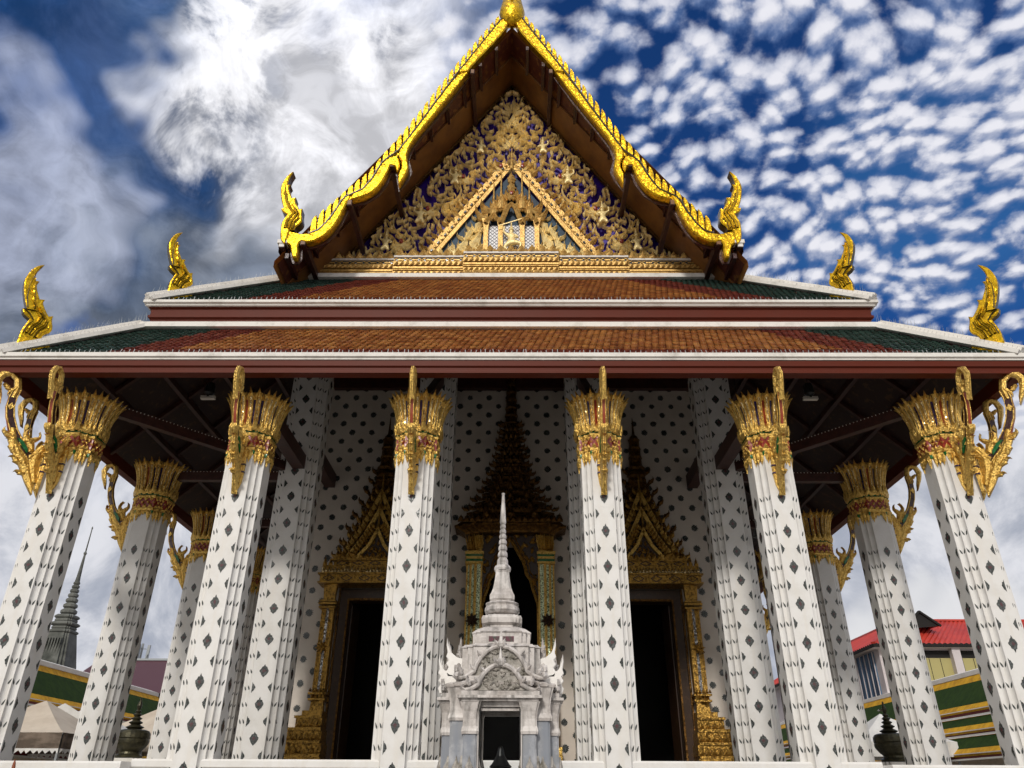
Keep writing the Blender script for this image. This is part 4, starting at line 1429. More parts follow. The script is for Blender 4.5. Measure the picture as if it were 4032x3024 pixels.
# --- gable base mouldings
mb = MB()
segs = [(-5.86, -3.42, 3.58), (-3.42, -1.38, 3.47), (-1.38, 1.38, 3.36), (1.38, 3.42, 3.47), (3.42, 5.86, 3.58)]
levels = [(14.46, 14.70, .00, 'lotus'), (14.70, 14.80, -.03, 'teeth'), (14.80, 14.83, .05, 'dark'), (14.83, 14.96, -.05, 'plain'), (14.96, 15.0, .05, 'dark'), (15.0, 15.13, -.06, 'teeth'),
          (15.13, 15.30, .0, 'loz'), (15.30, 15.36, -.05, 'white')]
rise = {3.58: .02, 3.47: .04, 3.36: .10}
for x0, x1, yf in segs:
    dzz = rise[yf]
    for z0, z1, oy, kind in levels:
        z0 += dzz; z1 += dzz
        mi = {'dark': 1, 'white': 2, 'loz': 1}.get(kind, 0)
        mb.box(x0, x1, yf + oy, 4.1, z0 + .001, z1 - .001, mi)
        L_ = x1 - x0
        y = yf + oy
        if kind == 'lotus':
            n = int(L_ / .235)
            for i in range(n):
                cx = x0 + (i + .5) * L_ / n
                mb.leaf((cx, y - .02, z1 - .01), (1, 0, 0), (0, 0, -1), L_ / n * .98, .23, (0, -1, 0), .05, 0)
                mb.leaf((cx, y - .06, z1 - .03), (1, 0, 0), (0, 0, -1), L_ / n * .55, .14, (0, -1, 0), .04, 0)
                mb.leaf((cx + L_ / n / 2, y - .005, z1 - .08), (1, 0, 0), (0, 0, -1), L_ / n * .5, .16, (0, -1, 0), .04, 0)
        elif kind == 'teeth':
            n = int(L_ / .15)
            for i in range(n):
                cx = x0 + (i + .5) * L_ / n
                mb.leaf((cx, y - .005, z0 + .005), (1, 0, .5), (.3, 0, 1), L_ / n * .8, (z1 - z0), (0, -1, 0), .04, 0)
        elif kind == 'plain':
            mb.box(x0 + .002, x1 - .002, y - .03, y, z0 + .04, z1 - .04, 0)
        elif kind == 'loz':
            n = max(2, int(L_ / .36))
            zc = (z0 + z1) / 2; hh = (z1 - z0) / 2
            for i in range(n):
                cx = x0 + (i + .5) * L_ / n; w = L_ / n / 2
                for sx in (-1, 1):
                    for sz in (-1, 1):
                        mb.bar((cx + sx * w * .98, y - .012, zc + sz * hh * .1), (cx + sx * w * .45, y - .012, zc + sz * hh * .82), .02, .022, 0, up=(0, 1, 0))
                mb.bar((cx - w * .42, y - .015, zc), (cx + w * .42, y - .015, zc), .05, .03, 0, up=(0, 1, 0))
                mb.lathe([(.03, -.03), (.045, 0), (.03, .03)], 6, (cx + w, y, zc), 0)
            mb.box(x0, x1, y - .03, y, z0, z0 + .02, 0)
    # standing leaves along the top
    n = int((x1 - x0) / .30)
    for i in range(n):
        cx = x0 + (i + .5) * (x1 - x0) / n
        zt = 15.36 + dzz
        mb.leaf((cx, yf + .02, zt), (1, 0, 0), (0, 0, 1), .25, .30, (0, -1, 0), .07, 0)
        mb.leaf((cx, yf - .04, zt), (1, 0, 0), (0, 0, 1), .13, .17, (0, -1, 0), .05, 0)
        mb.leaf((cx + .14, yf + .06, zt), (1, 0, 0), (0, 0, 1), .14, .2, (0, -1, 0), .06, 0)
mb.box(-6.05, 6.05, 3.62, 4.1, 14.40, 14.46, 0)
mb.build('gable_base', [RELIEFB, INLAY, CEMENT], gable, 'banded gilt base of the gable with lotus petals')

# --- gable roof: shell, soffit, purlins, bargeboards
root = root_part('gable_roof', 'steep main roof over the gable')
BY = 1.9
EXR, EZR = 6.22, AZ - 6.22 * slope
mb = MB()
for sx in (-1, 1):
    for (y0, y1, mi, dz_) in ((BY + .10, 2.95, 1, 0.0), (2.95, PY + .02, 0, -.10)):
        a0, b0 = (0, y0, AZ + dz_ + .1), (sx * EXR, y0, EZR + dz_ + .1)
        a1, b1 = (0, y1, AZ + dz_ + .1), (sx * EXR, y1, EZR + dz_ + .1)
        mb.add([a0, b0, b1, a1], [(0, 1, 2, 3)], mi)
    a, b = Vector((0, 2.95, AZ + .04)), Vector((sx * EXR, 2.95, EZR + .04))
    mb.bar(a, b, .05, .14, 0, up=(0, 1, 0))
    # gold fillet where panel and soffit meet
    a, b = Vector((0, PY - .02, AZ - .10)), Vector((sx * 5.3, PY - .02, AZ - .10 - 5.3 * slope))
    mb.bar(a, b, .07, .10, 3, up=(0, 1, 0))
    # purlins
    for k in range(1, 13):
        x = k * .50
        zz = AZ - x * slope + .04
        mb.bar((sx * x, BY + .08, zz), (sx * x, 2.96, zz), .10, .17, 2)
    # roof shell on top
    q = [(0, BY + .1, AZ + .35), (sx * (EXR + .1), BY + .1, EZR + .22), (sx * (EXR + .1), 40, EZR + .22), (0, 40, AZ + .35)]
    mb.add(q + [(x, y, z - .20) for x, y, z in q], [(0, 1, 2, 3), (4, 5, 6, 7), (1, 2, 6, 5)], 4)
mb.build('soffit', [GABLES, GABLEP, MAROON, GOLDD, TILE_O], root, recalc=False)
for sx in (-1, 1):
    for x, z, w in ((6.14, 14.42, .16), (5.58, 14.50, .13), (4.48, 15.90, .12), (3.42, 17.34, .12), (1.22, 21.26, .11)):
        mb = MB()
        mb.box(min(sx * (x - w / 2), sx * (x + w / 2)), max(sx * (x - w / 2), sx * (x + w / 2)), BY - .06, 4.0, z, z + .19, 0)
        mb.box(min(sx * (x - w / 2), sx * (x + w / 2)) + .01, max(sx * (x - w / 2), sx * (x + w / 2)) - .01, BY - .075, BY - .06, z + .015, z + .175, 1)
        mb.build('roof_beam', [BEAMM, CEMENT if x > 6 else GABLES], root)
    mb = MB()
    # dark boarding down to the middle roof
    mb.add([(sx * 6.24, BY, 14.55), (sx * 6.24, 4.1, 14.55), (sx * 6.12, 4.1, 14.30), (sx * 6.20, 3.4, 14.40), (sx * 6.22, BY, 14.30)], [(0, 1, 2, 3, 4)], 0)
    mb.add([(sx * 5.3, PY + .02, 15.6), (sx * 6.24, PY + .02, 14.3), (sx * 5.3, PY + .02, 14.3)], [(0, 1, 2)], 0)
    mb.box(min(sx * 6.0, sx * 6.26), max(sx * 6.0, sx * 6.26), BY - .10, 4.2, 14.545, 14.66, 1)
    mb.build('eave_board', [BEAMM, CEMENT], root)

SEG1 = [(-.38, 23.95), (-.10, 23.95), (-.10, 23.42), (-1.27, 21.52), (-1.34, 21.32), (-1.70, 21.27)]
SEG2 = [(-1.69, 21.25), (-1.34, 21.29), (-1.94, 20.08), (-2.57, 18.92), (-2.91, 18.25), (-3.01, 17.77), (-2.89, 17.3), (-2.98, 16.97), (-3.17, 16.6), (-3.24, 17.05), (-3.14, 17.3), (-3.18, 17.56),
        (-3.29, 17.74), (-3.26, 18.03), (-3.02, 18.47), (-2.39, 19.8)]
SEG3 = [(-3.28, 17.74), (-3.51, 17.72), (-3.68, 17.56), (-3.8, 17.26), (-3.94, 16.88), (-4.15, 16.51), (-4.46, 16.3), (-4.46, 16.07), (-4.08, 16.17), (-3.77, 16.43), (-3.56, 16.84), (-3.44, 17.36),
        (-3.33, 17.33), (-3.24, 17.09), (-3.16, 17.25), (-3.17, 17.54)]
SEG4 = [(-4.45, 16.34), (-4.6, 16.23), (-4.71, 16.07), (-4.79, 15.83), (-4.9, 15.57), (-5.04, 15.28), (-5.23, 15.02), (-5.44, 14.91), (-5.65, 14.88), (-5.84, 14.94), (-5.98, 14.97), (-6.11, 14.94),
        (-6.1, 14.77), (-6.04, 14.52), (-5.92, 14.46), (-5.87, 14.24), (-5.8, 14.05), (-5.68, 14.05), (-5.63, 14.19), (-5.68, 14.52), (-5.62, 14.6), (-5.48, 14.55), (-5.26, 14.6), (-5.02, 14.77),
        (-4.83, 15.02), (-4.68, 15.39), (-4.6, 15.71), (-4.52, 15.98), (-4.46, 16.11)]
HANG = [(-6.18, 17.09), (-6.32, 16.98), (-6.41, 16.76), (-6.46, 16.55), (-6.43, 16.31), (-6.37, 16.04), (-6.26, 15.74), (-6.33, 15.72), (-6.28, 15.61), (-6.13, 15.51), (-6.19, 15.37), (-6.24, 15.22),
        (-6.23, 15.02), (-6.21, 14.77), (-6.16, 14.6), (-6.05, 14.48), (-6.0, 14.77), (-5.98, 14.97), (-5.86, 14.97), (-5.83, 15.08), (-5.72, 15.18), (-5.68, 15.31), (-5.73, 15.51), (-5.74, 15.72),
        (-5.82, 15.69), (-5.89, 15.83), (-5.98, 15.98), (-5.97, 16.12), (-6.08, 16.1), (-6.18, 16.34), (-6.24, 16.49), (-6.19, 16.60), (-6.28, 16.58), (-6.27, 16.76), (-6.24, 16.92)]
OUT = [(-.30, 23.98), (-1.70, 21.27), (-2.39, 19.8), (-3.02, 18.47), (-3.26, 18.0), (-3.51, 17.74), (-3.70, 17.52), (-3.82, 17.2), (-3.94, 16.88), (-4.15, 16.51), (-4.45, 16.32), (-4.6, 16.23), (-4.71, 16.07), (-4.79, 15.83),
       (-4.9, 15.57), (-5.04, 15.28), (-5.23, 15.02), (-5.45, 14.92)]


def at_x(poly, x):
    for (x0, z0), (x1, z1) in zip(poly, poly[1:]):
        if x1 <= x <= x0:
            return z0 + (z1 - z0) * (x - x0) / (x1 - x0)
    return poly[-1][1]


TIP = [(-.30, 24.40), (-.52, 24.07), (-1.72, 21.88), (-2.55, 20.17), (-3.35, 18.58), (-4.05, 17.30), (-4.60, 16.62), (-5.10, 15.98), (-5.52, 15.46)]
for sx in (-1, 1):
    X_ = lambda u, v, d: (-sx * u, BY + d, v)
    mb = MB()
    for seg in (SEG1, SEG2, SEG3, SEG4):
        seg = inset(seg, .022)
        mb.prism(smooth_poly(seg, 2 if seg is not SEG1 else 0, auto_keep(seg, 58)), X_, -.10, .12, 0, 0, bev=.035)
    # dark red lining behind the boards
    for seg in (SEG2, SEG3, SEG4):
        big = inset(seg, -.045)
        mb.prism(big, X_, .125, .18, 1)
    mb.tube([(-sx * u, BY - .10, v - .05) for u, v in OUT], .028, 5, 2)
    bb = mb.build('bargeboard', [GOLDY, MAROON, RIM], root, ('left' if sx < 0 else 'right') + ' wavy gilt bargeboard')
    # blade-shaped fins along the upper edge
    mb = MB()
    nfin = 29
    xs_ = [-.42 - (5.08) * ((i + .15) / nfin) for i in range(nfin)]
    for i, x in enumerate(xs_):
        zt = at_x(TIP, x)
        zb = at_x(OUT, x - .10) - .10
        w = .148
        zt -= .12
        H = zt - zb
        lean = .20 * (zt - zb) / .9
        x0 = x - .02
        pts = [(x0 + w * .50, zb + .02), (x0 + w * .52, zb + H * .40), (x0 + w * .42, zb + H * .70), (x0 + w * .20, zt), (x0 - w * .30, zb + H * .88), (x0 - w * .56, zb + H * .68),
               (x0 - w * .58, zb + H * .42), (x0 - w * .50, zb + H * .15), (x0 - w * .5, zb - .14)]
        mb.prism(smooth_poly(pts, 1, (0, 3, 8)), X_, -.06, .07, 0, 1, bev=.014)
        if i < nfin - 1:
            x1 = xs_[i + 1]; zt1 = at_x(TIP, x1)
            mb.bar((-sx * (x0 - w * .5), BY + .01, zb + H * .50), (-sx * (x1 + w * .4), BY + .01, at_x(OUT, x1 - .1) - .1 + (zt1 - at_x(OUT, x1 - .1) + .1) * .72), .05, .05, 1)
    mb.build('ridge_fins', [GOLDY, INLAY], root, ('left' if sx < 0 else 'right') + ' row of gilt blade fins on the bargeboard')
    mb = MB()
    hp = smooth_poly(HANG, 1, auto_keep(HANG, 60))
    mb.prism(hp, X_, -.14, .14, 0, 1, bev=.03)
    for line, w in (([(-6.12, 15.02), (-6.10, 15.25), (-6.02, 15.42), (-5.95, 15.56), (-6.08, 15.72), (-6.2, 15.95), (-6.28, 16.25), (-6.32, 16.6)], .035),
                    ([(-6.02, 15.0), (-6.0, 15.22), (-5.9, 15.40), (-5.86, 15.55), (-5.95, 15.72), (-6.08, 15.92)], .032), ([(-5.92, 15.0), (-5.9, 15.2), (-5.8, 15.34), (-5.78, 15.55)], .03)):
        mb.ribbon([(-sx * u, v) for u, v in line], [w] * (len(line) - 1) + [0], [w] * (len(line) - 1) + [0], BY - .13, .06, 0)
        ln2 = [(-sx * (u + .045), v) for u, v in line[:-1]]
        mb.ribbon(ln2, [.012] * len(ln2), [.012] * len(ln2), BY - .135, .03, 1)
    mb.build('tail_finial', [GOLDY, RIM], root, ('left' if sx < 0 else 'right') + ' curling gilt tail finial at the foot of the gable')
# ridge finial: bulb and tall horn
mb = MB()
mb.loft([(math.cos(2 * math.pi * k / 12), math.sin(2 * math.pi * k / 12)) for k in range(12)],
        [(.10, 23.60), (.26, 23.72), (.37, 23.92), (.42, 24.15), (.41, 24.35), (.34, 24.72), (.27, 25.1), (.22, 25.6), (.16, 26.3), (.10, 27.0), (.05, 27.8), (.01, 28.4)], (0, BY - .02), 0, yscale=.8)
mb.prism([(-.05, 24.5), (-.03, 25.6), (.03, 25.6), (.05, 24.5)], XZ(BY - .40), 0, .2, 0)
mb.build('ridge_finial', [GOLDY], root, smooth=True)

# ---------- hall body above the porch (behind the gable)
mb = MB()
mb.box(-5.9, 5.9, 4.16, 40, 13.6, 16.0)
part(mb, 'upper_wall', [PLASTER])

# ---------- doorways
def redent(n=2, st=.14):
    q = []
    pts = [(1 - n * st, -1)]
    for i in range(n):
        pts += [(1 - (n - i) * st + 0, -1 + (i + 1) * st)]
        pts += [(1 - (n - i - 1) * st, -1 + (i + 1) * st)]
    quarter = [(-(1 - n * st), -1)] + pts
    plan = []
    for k in range(4):
        plan += rot4(quarter[:-1] if False else quarter, k)
    out = []
    for p in plan:
        if not out or (abs(out[-1][0] - p[0]) + abs(out[-1][1] - p[1])) > 1e-6:
            out.append(p)
    if abs(out[0][0] - out[-1][0]) + abs(out[0][1] - out[-1][1]) < 1e-6:
        out.pop()
    return out


RD2 = redent(2, .15)
RD1 = redent(1, .22)
SQ = [(-1, -1), (1, -1), (1, 1), (-1, 1)]


def spikes_row(mb, x0, x1, y, z, w, h, mi=0, d=.05, ang=0):
    n = max(1, int((x1 - x0) / w))
    for i in range(n):
        cx = x0 + (i + .5) * (x1 - x0) / n
        k = random.uniform(.85, 1.15)
        mb.leaf((cx, y, z), (1, 0, 0), (0, 0, 1), w * 1.05, h * k, (0, -1, 0), d, mi)


def side_doorway(cx, label):
    root = root_part('side_doorway', label)
    root.location = (cx, -4, 0)
    random.seed(5)
    # frame, pedestals, pilasters
    y = WY
    for sx in (-1, 1):
        mb = MB()
        B = lambda a, b, y0, z0, z1, mi=0: mb.box(min(sx * a, sx * b), max(sx * a, sx * b), y - y0, y - .002, z0, z1, mi)
        for i, (w0, w1, z0, z1, yy) in enumerate(((.86, 2.05, 1.3, 2.35, .75), (.90, 1.98, 2.35, 2.42, .70), (.88, 1.92, 2.42, 2.66, .66), (.92, 1.95, 2.66, 2.72, .70), (.92, 1.80, 2.72, 2.95, .60),
                                              (.94, 1.86, 2.95, 3.02, .64), (.96, 1.62, 3.02, 3.24, .52), (.98, 1.66, 3.24, 3.30, .56), (.98, 1.50, 3.30, 3.42, .48))):
            B(w0, w1, yy, z0, z1)
            if z1 - z0 > .15:
                spikes_row(mb, min(sx * w0, sx * w1), max(sx * w0, sx * w1), y - yy - .005, z0 + .02, .14, (z1 - z0) * .85, 0)
        # pilaster: splayed foot, bands, shaft, capital
        for k in range(3):
            c = 1.06 + k * .12
            dd = .40 - k * .08
            mb.loft(SQ, [(.075, 3.42), (.055, 3.62), (.05, 3.66)], (sx * c, y - dd), 0)
            mb.box(sx * c - .045, sx * c + .045, y - dd - .045, y - dd + .20, 3.66, 5.98, 1 if k != 1 else 2)
            for e in (-.052, .052):
                mb.box(sx * c + e - .012, sx * c + e + .012, y - dd - .06, y - dd + .18, 3.70, 5.96, 0)
            mb.loft(SQ, [(.05, 6.16), (.075, 6.55), (.085, 6.6)], (sx * c, y - dd), 0)
            spikes_row(mb, sx * c - .08, sx * c + .08, y - dd - .06, 3.72, .07, .22, 0)
        for z0, z1, g in ((3.66, 3.71, .02), (3.80, 3.85, .03), (5.96, 6.01, .03), (6.05, 6.11, .045), (6.13, 6.17, .03)):
            mb.box(min(sx * (.99 - g), sx * (1.38 + g)), max(sx * (.99 - g), sx * (1.38 + g)), y - .46 - g, y - .01, z0, z1, 0)
        spikes_row(mb, min(sx * .98, sx * 1.4), max(sx * .98, sx * 1.4), y - .50, 3.86, .07, .09, 0)
        # flower clasp half way up
        for k in range(8):
            a = k * math.pi / 4
            mb.flame(sx * 1.22, 4.95, a, .17, .08, y - .45, .06, .3, 0)
        mb.build('pilaster', [GOLDM, GOLDM, SILVER], root)
    mb = MB()
    mb.box(-1.02, -.70, y - .02, y + .4, 1.3, 6.56); mb.box(.70, 1.02, y - .02, y + .4, 1.3, 6.56)
    mb.box(-.70, .70, y - .02, y + .4, 6.25, 6.56)
    for sx in (-1, 1):
        mb.box(min(sx * .70, sx * .75), max(sx * .70, sx * .75), y - .06, y - .02, 1.3, 6.30, 1)
        mb.box(min(sx * .95, sx * 1.0), max(sx * .95, sx * 1.0), y - .10, y - .02, 1.3, 6.56, 1)
    mb.box(-.70, .70, y - .06, y - .02, 6.25, 6.31, 1)
    mb.build('door_frame', [DOORW, GOLDD], root)
    for sx in (-1, 1):
        mb = MB()
        # leaf folded back into the room
        mb.add([(sx * .69, y + .3, 1.3), (sx * .62, y + 1.0, 1.3), (sx * .62, y + 1.0, 6.2), (sx * .69, y + .3, 6.2), (sx * .66, y + .3, 1.3), (sx * .59, y + 1.0, 1.3), (sx * .59, y + 1.0, 6.2), (sx * .66, y + .3, 6.2)],
               [(0, 1, 2, 3), (4, 5, 6, 7), (0, 3, 7, 4), (1, 2, 6, 5), (3, 2, 6, 7), (0, 1, 5, 4)], 0)
        mb.build('door', [DOORW], root)
    # entablature
    mb = MB()
    for z0, z1, w, d, k in ((6.60, 6.64, 1.50, .62, 0), (6.64, 6.84, 1.46, .56, 'loz'), (6.84, 6.88, 1.52, .62, 0), (6.88, 7.06, 1.44, .54, 'teeth'), (7.06, 7.10, 1.42, .54, 0), (7.10, 7.24, 1.14, .48, 'loz'), (7.24, 7.28, 1.20, .54, 0)):
        mb.box(-w, w, y - d, y - .002, z0 + .001, z1 - .001, 0)
        if k == 'teeth':
            spikes_row(mb, -w, w, y - d - .005, z0, .085, (z1 - z0) * 1.0, 1)
        elif k == 'loz':
            n = int(2 * w / .42)
            for i in range(n):
                c = -w + (i + .5) * 2 * w / n; ww = .15; zc = (z0 + z1) / 2; hh = (z1 - z0) * .42
                for s1 in (-1, 1):
                    for s2 in (-1, 1):
                        mb.bar((c + s1 * ww, y - d - .01, zc), (c, y - d - .01, zc + s2 * hh), .018, .025, 2, up=(0, 1, 0))
    spikes_row(mb, -1.14, 1.14, y - .50, 7.27, .16, .22, 0, .07)
    spikes_row(mb, -1.45, -1.14, y - .52, 7.08, .11, .26, 0, .07); spikes_row(mb, 1.14, 1.45, y - .52, 7.08, .11, .26, 0, .07)
    mb.build('entablature', [GOLDM, MOSAIC, DOORW], root)
    # gables
    mb = MB()
    for (w, zb, zt, d, fw) in ((1.02, 7.28, 9.25, .38, .12), (.82, 7.28, 8.72, .46, .11), (.52, 7.30, 8.10, .52, .09)):
        mb.add([(-w, y - d + .06, zb), (w, y - d + .06, zb), (0, y - d + .06, zt)], [(0, 1, 2)], 1)
        for sx in (-1, 1):
            a, b = Vector((0, y - d, zt)), Vector((sx * w, y - d, zb))
            mid_ = (a + b) / 2 + Vector((-sx * .05, 0, -.04))
            mb.bar(a, mid_, fw, .10, 2, up=(0, 1, 0)); mb.bar(mid_, b, fw, .10, 2, up=(0, 1, 0))
            n = 9
            for i in range(n):
                p = a.lerp(b, (i + .4) / n) + Vector((sx * .06, 0, .04))
                mb.flame(p.x, p.z, R(90) + (-sx) * .15, .26, .12, y - d, .07, .5, 0, flip=-sx)
            mb.flame(b.x, b.z, R(90) - sx * .5, .38, .14, y - d, .08, .9, 0, flip=-sx)
        mb.lathe([(.05, 0), (.07, .08), (.03, .2), (.015, .55), (0, .6)], 6, (0, y - d, zt), 0)
    for k in range(26):
        u = random.uniform(-.42, .42); v = random.uniform(7.35, 7.95)
        if abs(u) < .5 * (8.05 - v) / .75:
            mb.flame(u, v, R(90) + random.uniform(-.8, .8), .18, .07, y - .47, .06, .8, 0, flip=random.choice((-1, 1)))
    mb.build('door_gable', [GOLDM, DOORW, GOLD], root)
    # stepped tower and spire
    mb = MB()
    zc = 7.3
    for w, h in ((1.02, .42), (.88, .42), (.72, .40), (.57, .38), (.45, .36), (.36, .34), (.28, .32)):
        dd = min(.34, w * .6)
        mb.loft(RD2, [(w, zc), (w, zc + h * .26), (w * .84, zc + h * .40), (w * .78, zc + h * .75), (w * .98, zc + h * .88), (w * .98, zc + h)], (0, y - .02), 0, yscale=dd / w)
        spikes_row(mb, -w * .95, w * .95, y - dd - .01, zc + h * .27, .10, h * .45, 0, .05)
        for sx in (-1, 1):
            mb.flame(sx * w * .94, zc + h * .9, R(90) - sx * .25, .32, .13, y - dd + .05, .07, .7, 0, flip=-sx)
        zc += h
    ring = [(.30, zc), (.24, zc + .08), (.27, zc + .16), (.22, zc + .22)]
    mb.lathe([(r, z - zc) for r, z in ring], 12, (0, y - .14, zc), 0)
    zc += .2
    while zc < 11.0:
        t = (zc - 10.1) / 1.0
        r = .215 - .05 * t
        mb.lathe([(r * .92, 0), (r, .03), (r * .92, .06), (r * .86, .12), (r * .86, .27), (r * .98, .30)], 12, (0, y - .14, zc), 0)
        zc += .30
    mb.lathe([(.15, 0), (.12, .10), (.05, .18), (.035, .3), (.015, .7), (0, .8)], 10, (0, y - .14, zc), 0)
    mb.build('spire', [GOLDD, GOLD], root)
    return root


side_doorway(-3.73, 'gilded side doorway with gable and spire, left of the central one')
side_doorway(3.73, 'gilded side doorway with gable and spire, right of the central one')


def centre_doorway():
    root = root_part('central_doorway', 'tall gilded central doorway with mosaic pillars under a tiered tower')
    random.seed(9)
    Y0 = 6.4
    for sx in (-1, 1):
        mb = MB()
        for k, (c, w, dd) in enumerate(((.86, .075, .0), (1.02, .055, .05), (1.14, .045, .10))):
            mb.box(sx * c - w, sx * c + w, Y0 + dd, Y0 + dd + .3, 1.6, 7.12, 1)
            for e in (-1, 1):
                mb.box(sx * c + e * w - .022, sx * c + e * w + .022, Y0 + dd - .02, Y0 + dd + .25, 1.6, 7.12, 0)
            # capital leaves
            for j in range(3):
                mb.flame(sx * c + (j - 1) * w * .8, 7.52, R(90) - (j - 1) * .12, .52, w * 1.1, Y0 + dd, .07, .12, 0)
            mb.loft(SQ, [(w, 7.45), (w * 1.2, 7.95)], (sx * c, Y0 + dd + .12), 0)
        for z0, z1, g, mi in ((7.12, 7.18, .04, 0), (7.18, 7.25, .02, 2), (7.25, 7.32, .04, 0), (7.32, 7.38, .02, 2), (7.38, 7.46, .05, 0), (1.6, 2.6, .10, 0)):
            mb.box(min(sx * (.78 - g), sx * (1.19 + g)), max(sx * (.78 - g), sx * (1.19 + g)), Y0 - .04 - g, WY - .01, z0, z1, mi)
        # clasp flower
        for k in range(8):
            mb.flame(sx * 1.0, 5.62, k * math.pi / 4, .20, .10, Y0 - .02, .08, .3, 3)
        # back panel linking pillar and wall
        mb.box(min(sx * .80, sx * 1.2), max(sx * .80, sx * 1.2), Y0 + .4, WY - .005, 1.3, 8.0, 0)
        mb.build('pillar', [GOLD, GREENM, GREENG, DOORW], root)
    # cusped arch
    arch = [(0, 7.88), (.09, 7.70), (.22, 7.46), (.36, 7.22), (.42, 7.02), (.44, 6.88), (.56, 6.72), (.62, 6.48), (.68, 6.30), (.74, 6.12), (.77, 5.95)]
    mb = MB()
    for sx in (-1, 1):
        pts = [(sx * x, z) for x, z in arch]
        mb.ribbon(pts, [.05] * len(pts), [.05] * len(pts), Y0 + .1, .10, 0)
        pts2 = [(sx * (x + .09), z + .06) for x, z in arch[:-1]]
        mb.ribbon(pts2, [.018] * len(pts2), [.018] * len(pts2), Y0 + .08, .08, 0)
        poly = [(sx * x, z) for x, z in arch] + [(sx * .80, 5.95), (sx * .80, 8.0), (0, 8.0)]
        mb.prism(poly, XZ(Y0 + .12), 0, .2, 1)
        for k in range(40):
            u = random.uniform(.05, .76); v = random.uniform(6.2, 7.95)
            za = next((z0 + (z1 - z0) * (u - x0) / (x1 - x0) for (x0, z0), (x1, z1) in zip(arch, arch[1:]) if x0 <= u <= x1), 6)
            if v > za + .12:
                mb.flame(sx * u, v, R(90) + random.uniform(-1, 1), .22, .09, Y0 + .10, .06, .8, 0, flip=random.choice((-1, 1)))
        # inner jambs
        mb.box(min(sx * .72, sx * .78), max(sx * .72, sx * .78), Y0 + .08, Y0 + .3, 1.6, 6.0, 0)
    mb.build('arch', [GOLDM, DOORW], root)
    # entablature and tiered tower
    mb = MB()
    zc = 7.95
    mb.loft(RD2, [(1.25, 7.96), (1.30, 8.02), (1.46, 8.10), (1.56, 8.13), (1.56, 8.18), (1.48, 8.22), (1.40, 8.30)], (0, 6.9), 0, yscale=.55)
    spikes_row(mb, -1.45, 1.45, 6.05, 8.20, .16, .24, 0, .07)
    zc = 8.30
    tiers = [(1.22, .34), (1.0, .32), (.82, .30), (.67, .30), (.56, .30), (.47, .30), (.39, .28), (.33, .28), (.28, .28), (.245, .26), (.22, .26)]
    for w, h in tiers:
        mb.loft(RD2, [(w * .90, zc), (w * .84, zc + h * .45), (w * .97, zc + h * .6), (w * 1.02, zc + h * .68), (w * 1.02, zc + h * .80), (w * .88, zc + h)], (0, 6.92), 0, yscale=.62)
        yy = 6.92 - w * .62 - .02
        spikes_row(mb, -w * .95, w * .95, yy, zc + h * .80, .10, h * .42, 0, .05)
        for cx in (-w * .55, 0, w * .55):
            mb.leaf((cx, yy - .03, zc + h * .05), (1, 0, 0), (0, 0, 1), .22 * max(.5, w), h * 1.1, (0, -1, 0), .10, 0)
        for sx in (-1, 1):
            mb.flame(sx * w * .97, zc + h * .75, R(90) - sx * .5, .30, .12, yy + .12, .07, .9, 0, flip=-sx)
            mb.flame(sx * w * .85, zc + h * .75, R(90) - sx * .3, .28, .12, yy + .02, .07, .7, 0, flip=-sx)
        zc += h
    while zc < 12.95:
        r = .21 - .045 * (zc - 11.6)
        mb.lathe([(r * .9, 0), (r, .03), (r, .06), (r * .84, .10), (r * .84, .24), (r * .95, .27)], 12, (0, 6.8, zc), 0)
        zc += .27
    mb.build('tower', [GOLDD, GOLD], root)
    mb = MB()
    mb.lathe([(0, 0), (.03, .02), (.10, .10), (.11, .2), (.05, .32), (.02, .5), (.012, 2.2)], 8, (0, 9.2, 5.6), 0)
    mb.build('hanging_chandelier', [GOLDD], root)
    return root


centre_doorway()

# ================================================================== marble shrine in front
shrine = empty('marble_shrine', (0, -4.34, 0), 'small carved white marble shrine with ringed spire on grey marble pillars', 'shrine')


def sp(mb, name, mats, label=None, **kw):
    mb.v = [(x, y, z if z < 2.6 else 2.6 + (z - 2.6) * .93) for x, y, z in mb.v]
    o = mb.build(name, mats, shrine, label, **kw)
    o.location = (0, 4.34, 0)
    return o


CY = -4.34
HWID = .66
mb = MB()
mb.loft(RD2, [(.95, .0), (.95, .25), (.86, .30), (.86, .75), (.92, .80), (.92, .90), (.80, .96), (.80, 1.0)], (0, CY), 0)
sp(mb, 'plinth', [MARBLE])
# pillars: pairs at the end of each arm and at the inner corners
def pillar(x, y, w=.075, top=2.50, nb=2.20):
    mb = MB()
    mb.loft(RD1, [(w, 1.0), (w, nb - .02)], (x, y), 0)
    mb.loft(RD1, [(w * 1.22, nb - .03), (w * 1.3, nb), (w * 1.22, nb + .03), (w * 1.12, nb + .05), (w * 1.08, nb + .12), (w * 1.20, nb + .20), (w * 1.55, top - .01), (w * 1.65, top)], (x, y), 1)
    for a in range(4):
        c, s = [(1, 0), (0, 1), (-1, 0), (0, -1)][a]
        mb.leaf((x + s * w * 1.02, y - c * w * 1.02, 1.70), (c, s, 0), (0, 0, 1), w * 1.7, .26, (s, -c, 0), .04, 2)
    sp(mb, 'pillar', [MARBLEG, MARBLE, MARBLED])


for q in range(4):
    for sx in (-1, 1):
        p = rot4([(sx * .325, -HWID + .08)], q)[0]
        pillar(p[0], CY + p[1])
    p = rot4([(.47, -.47)], q)[0]
    pillar(p[0], CY + p[1], .085, 2.66, 2.34)
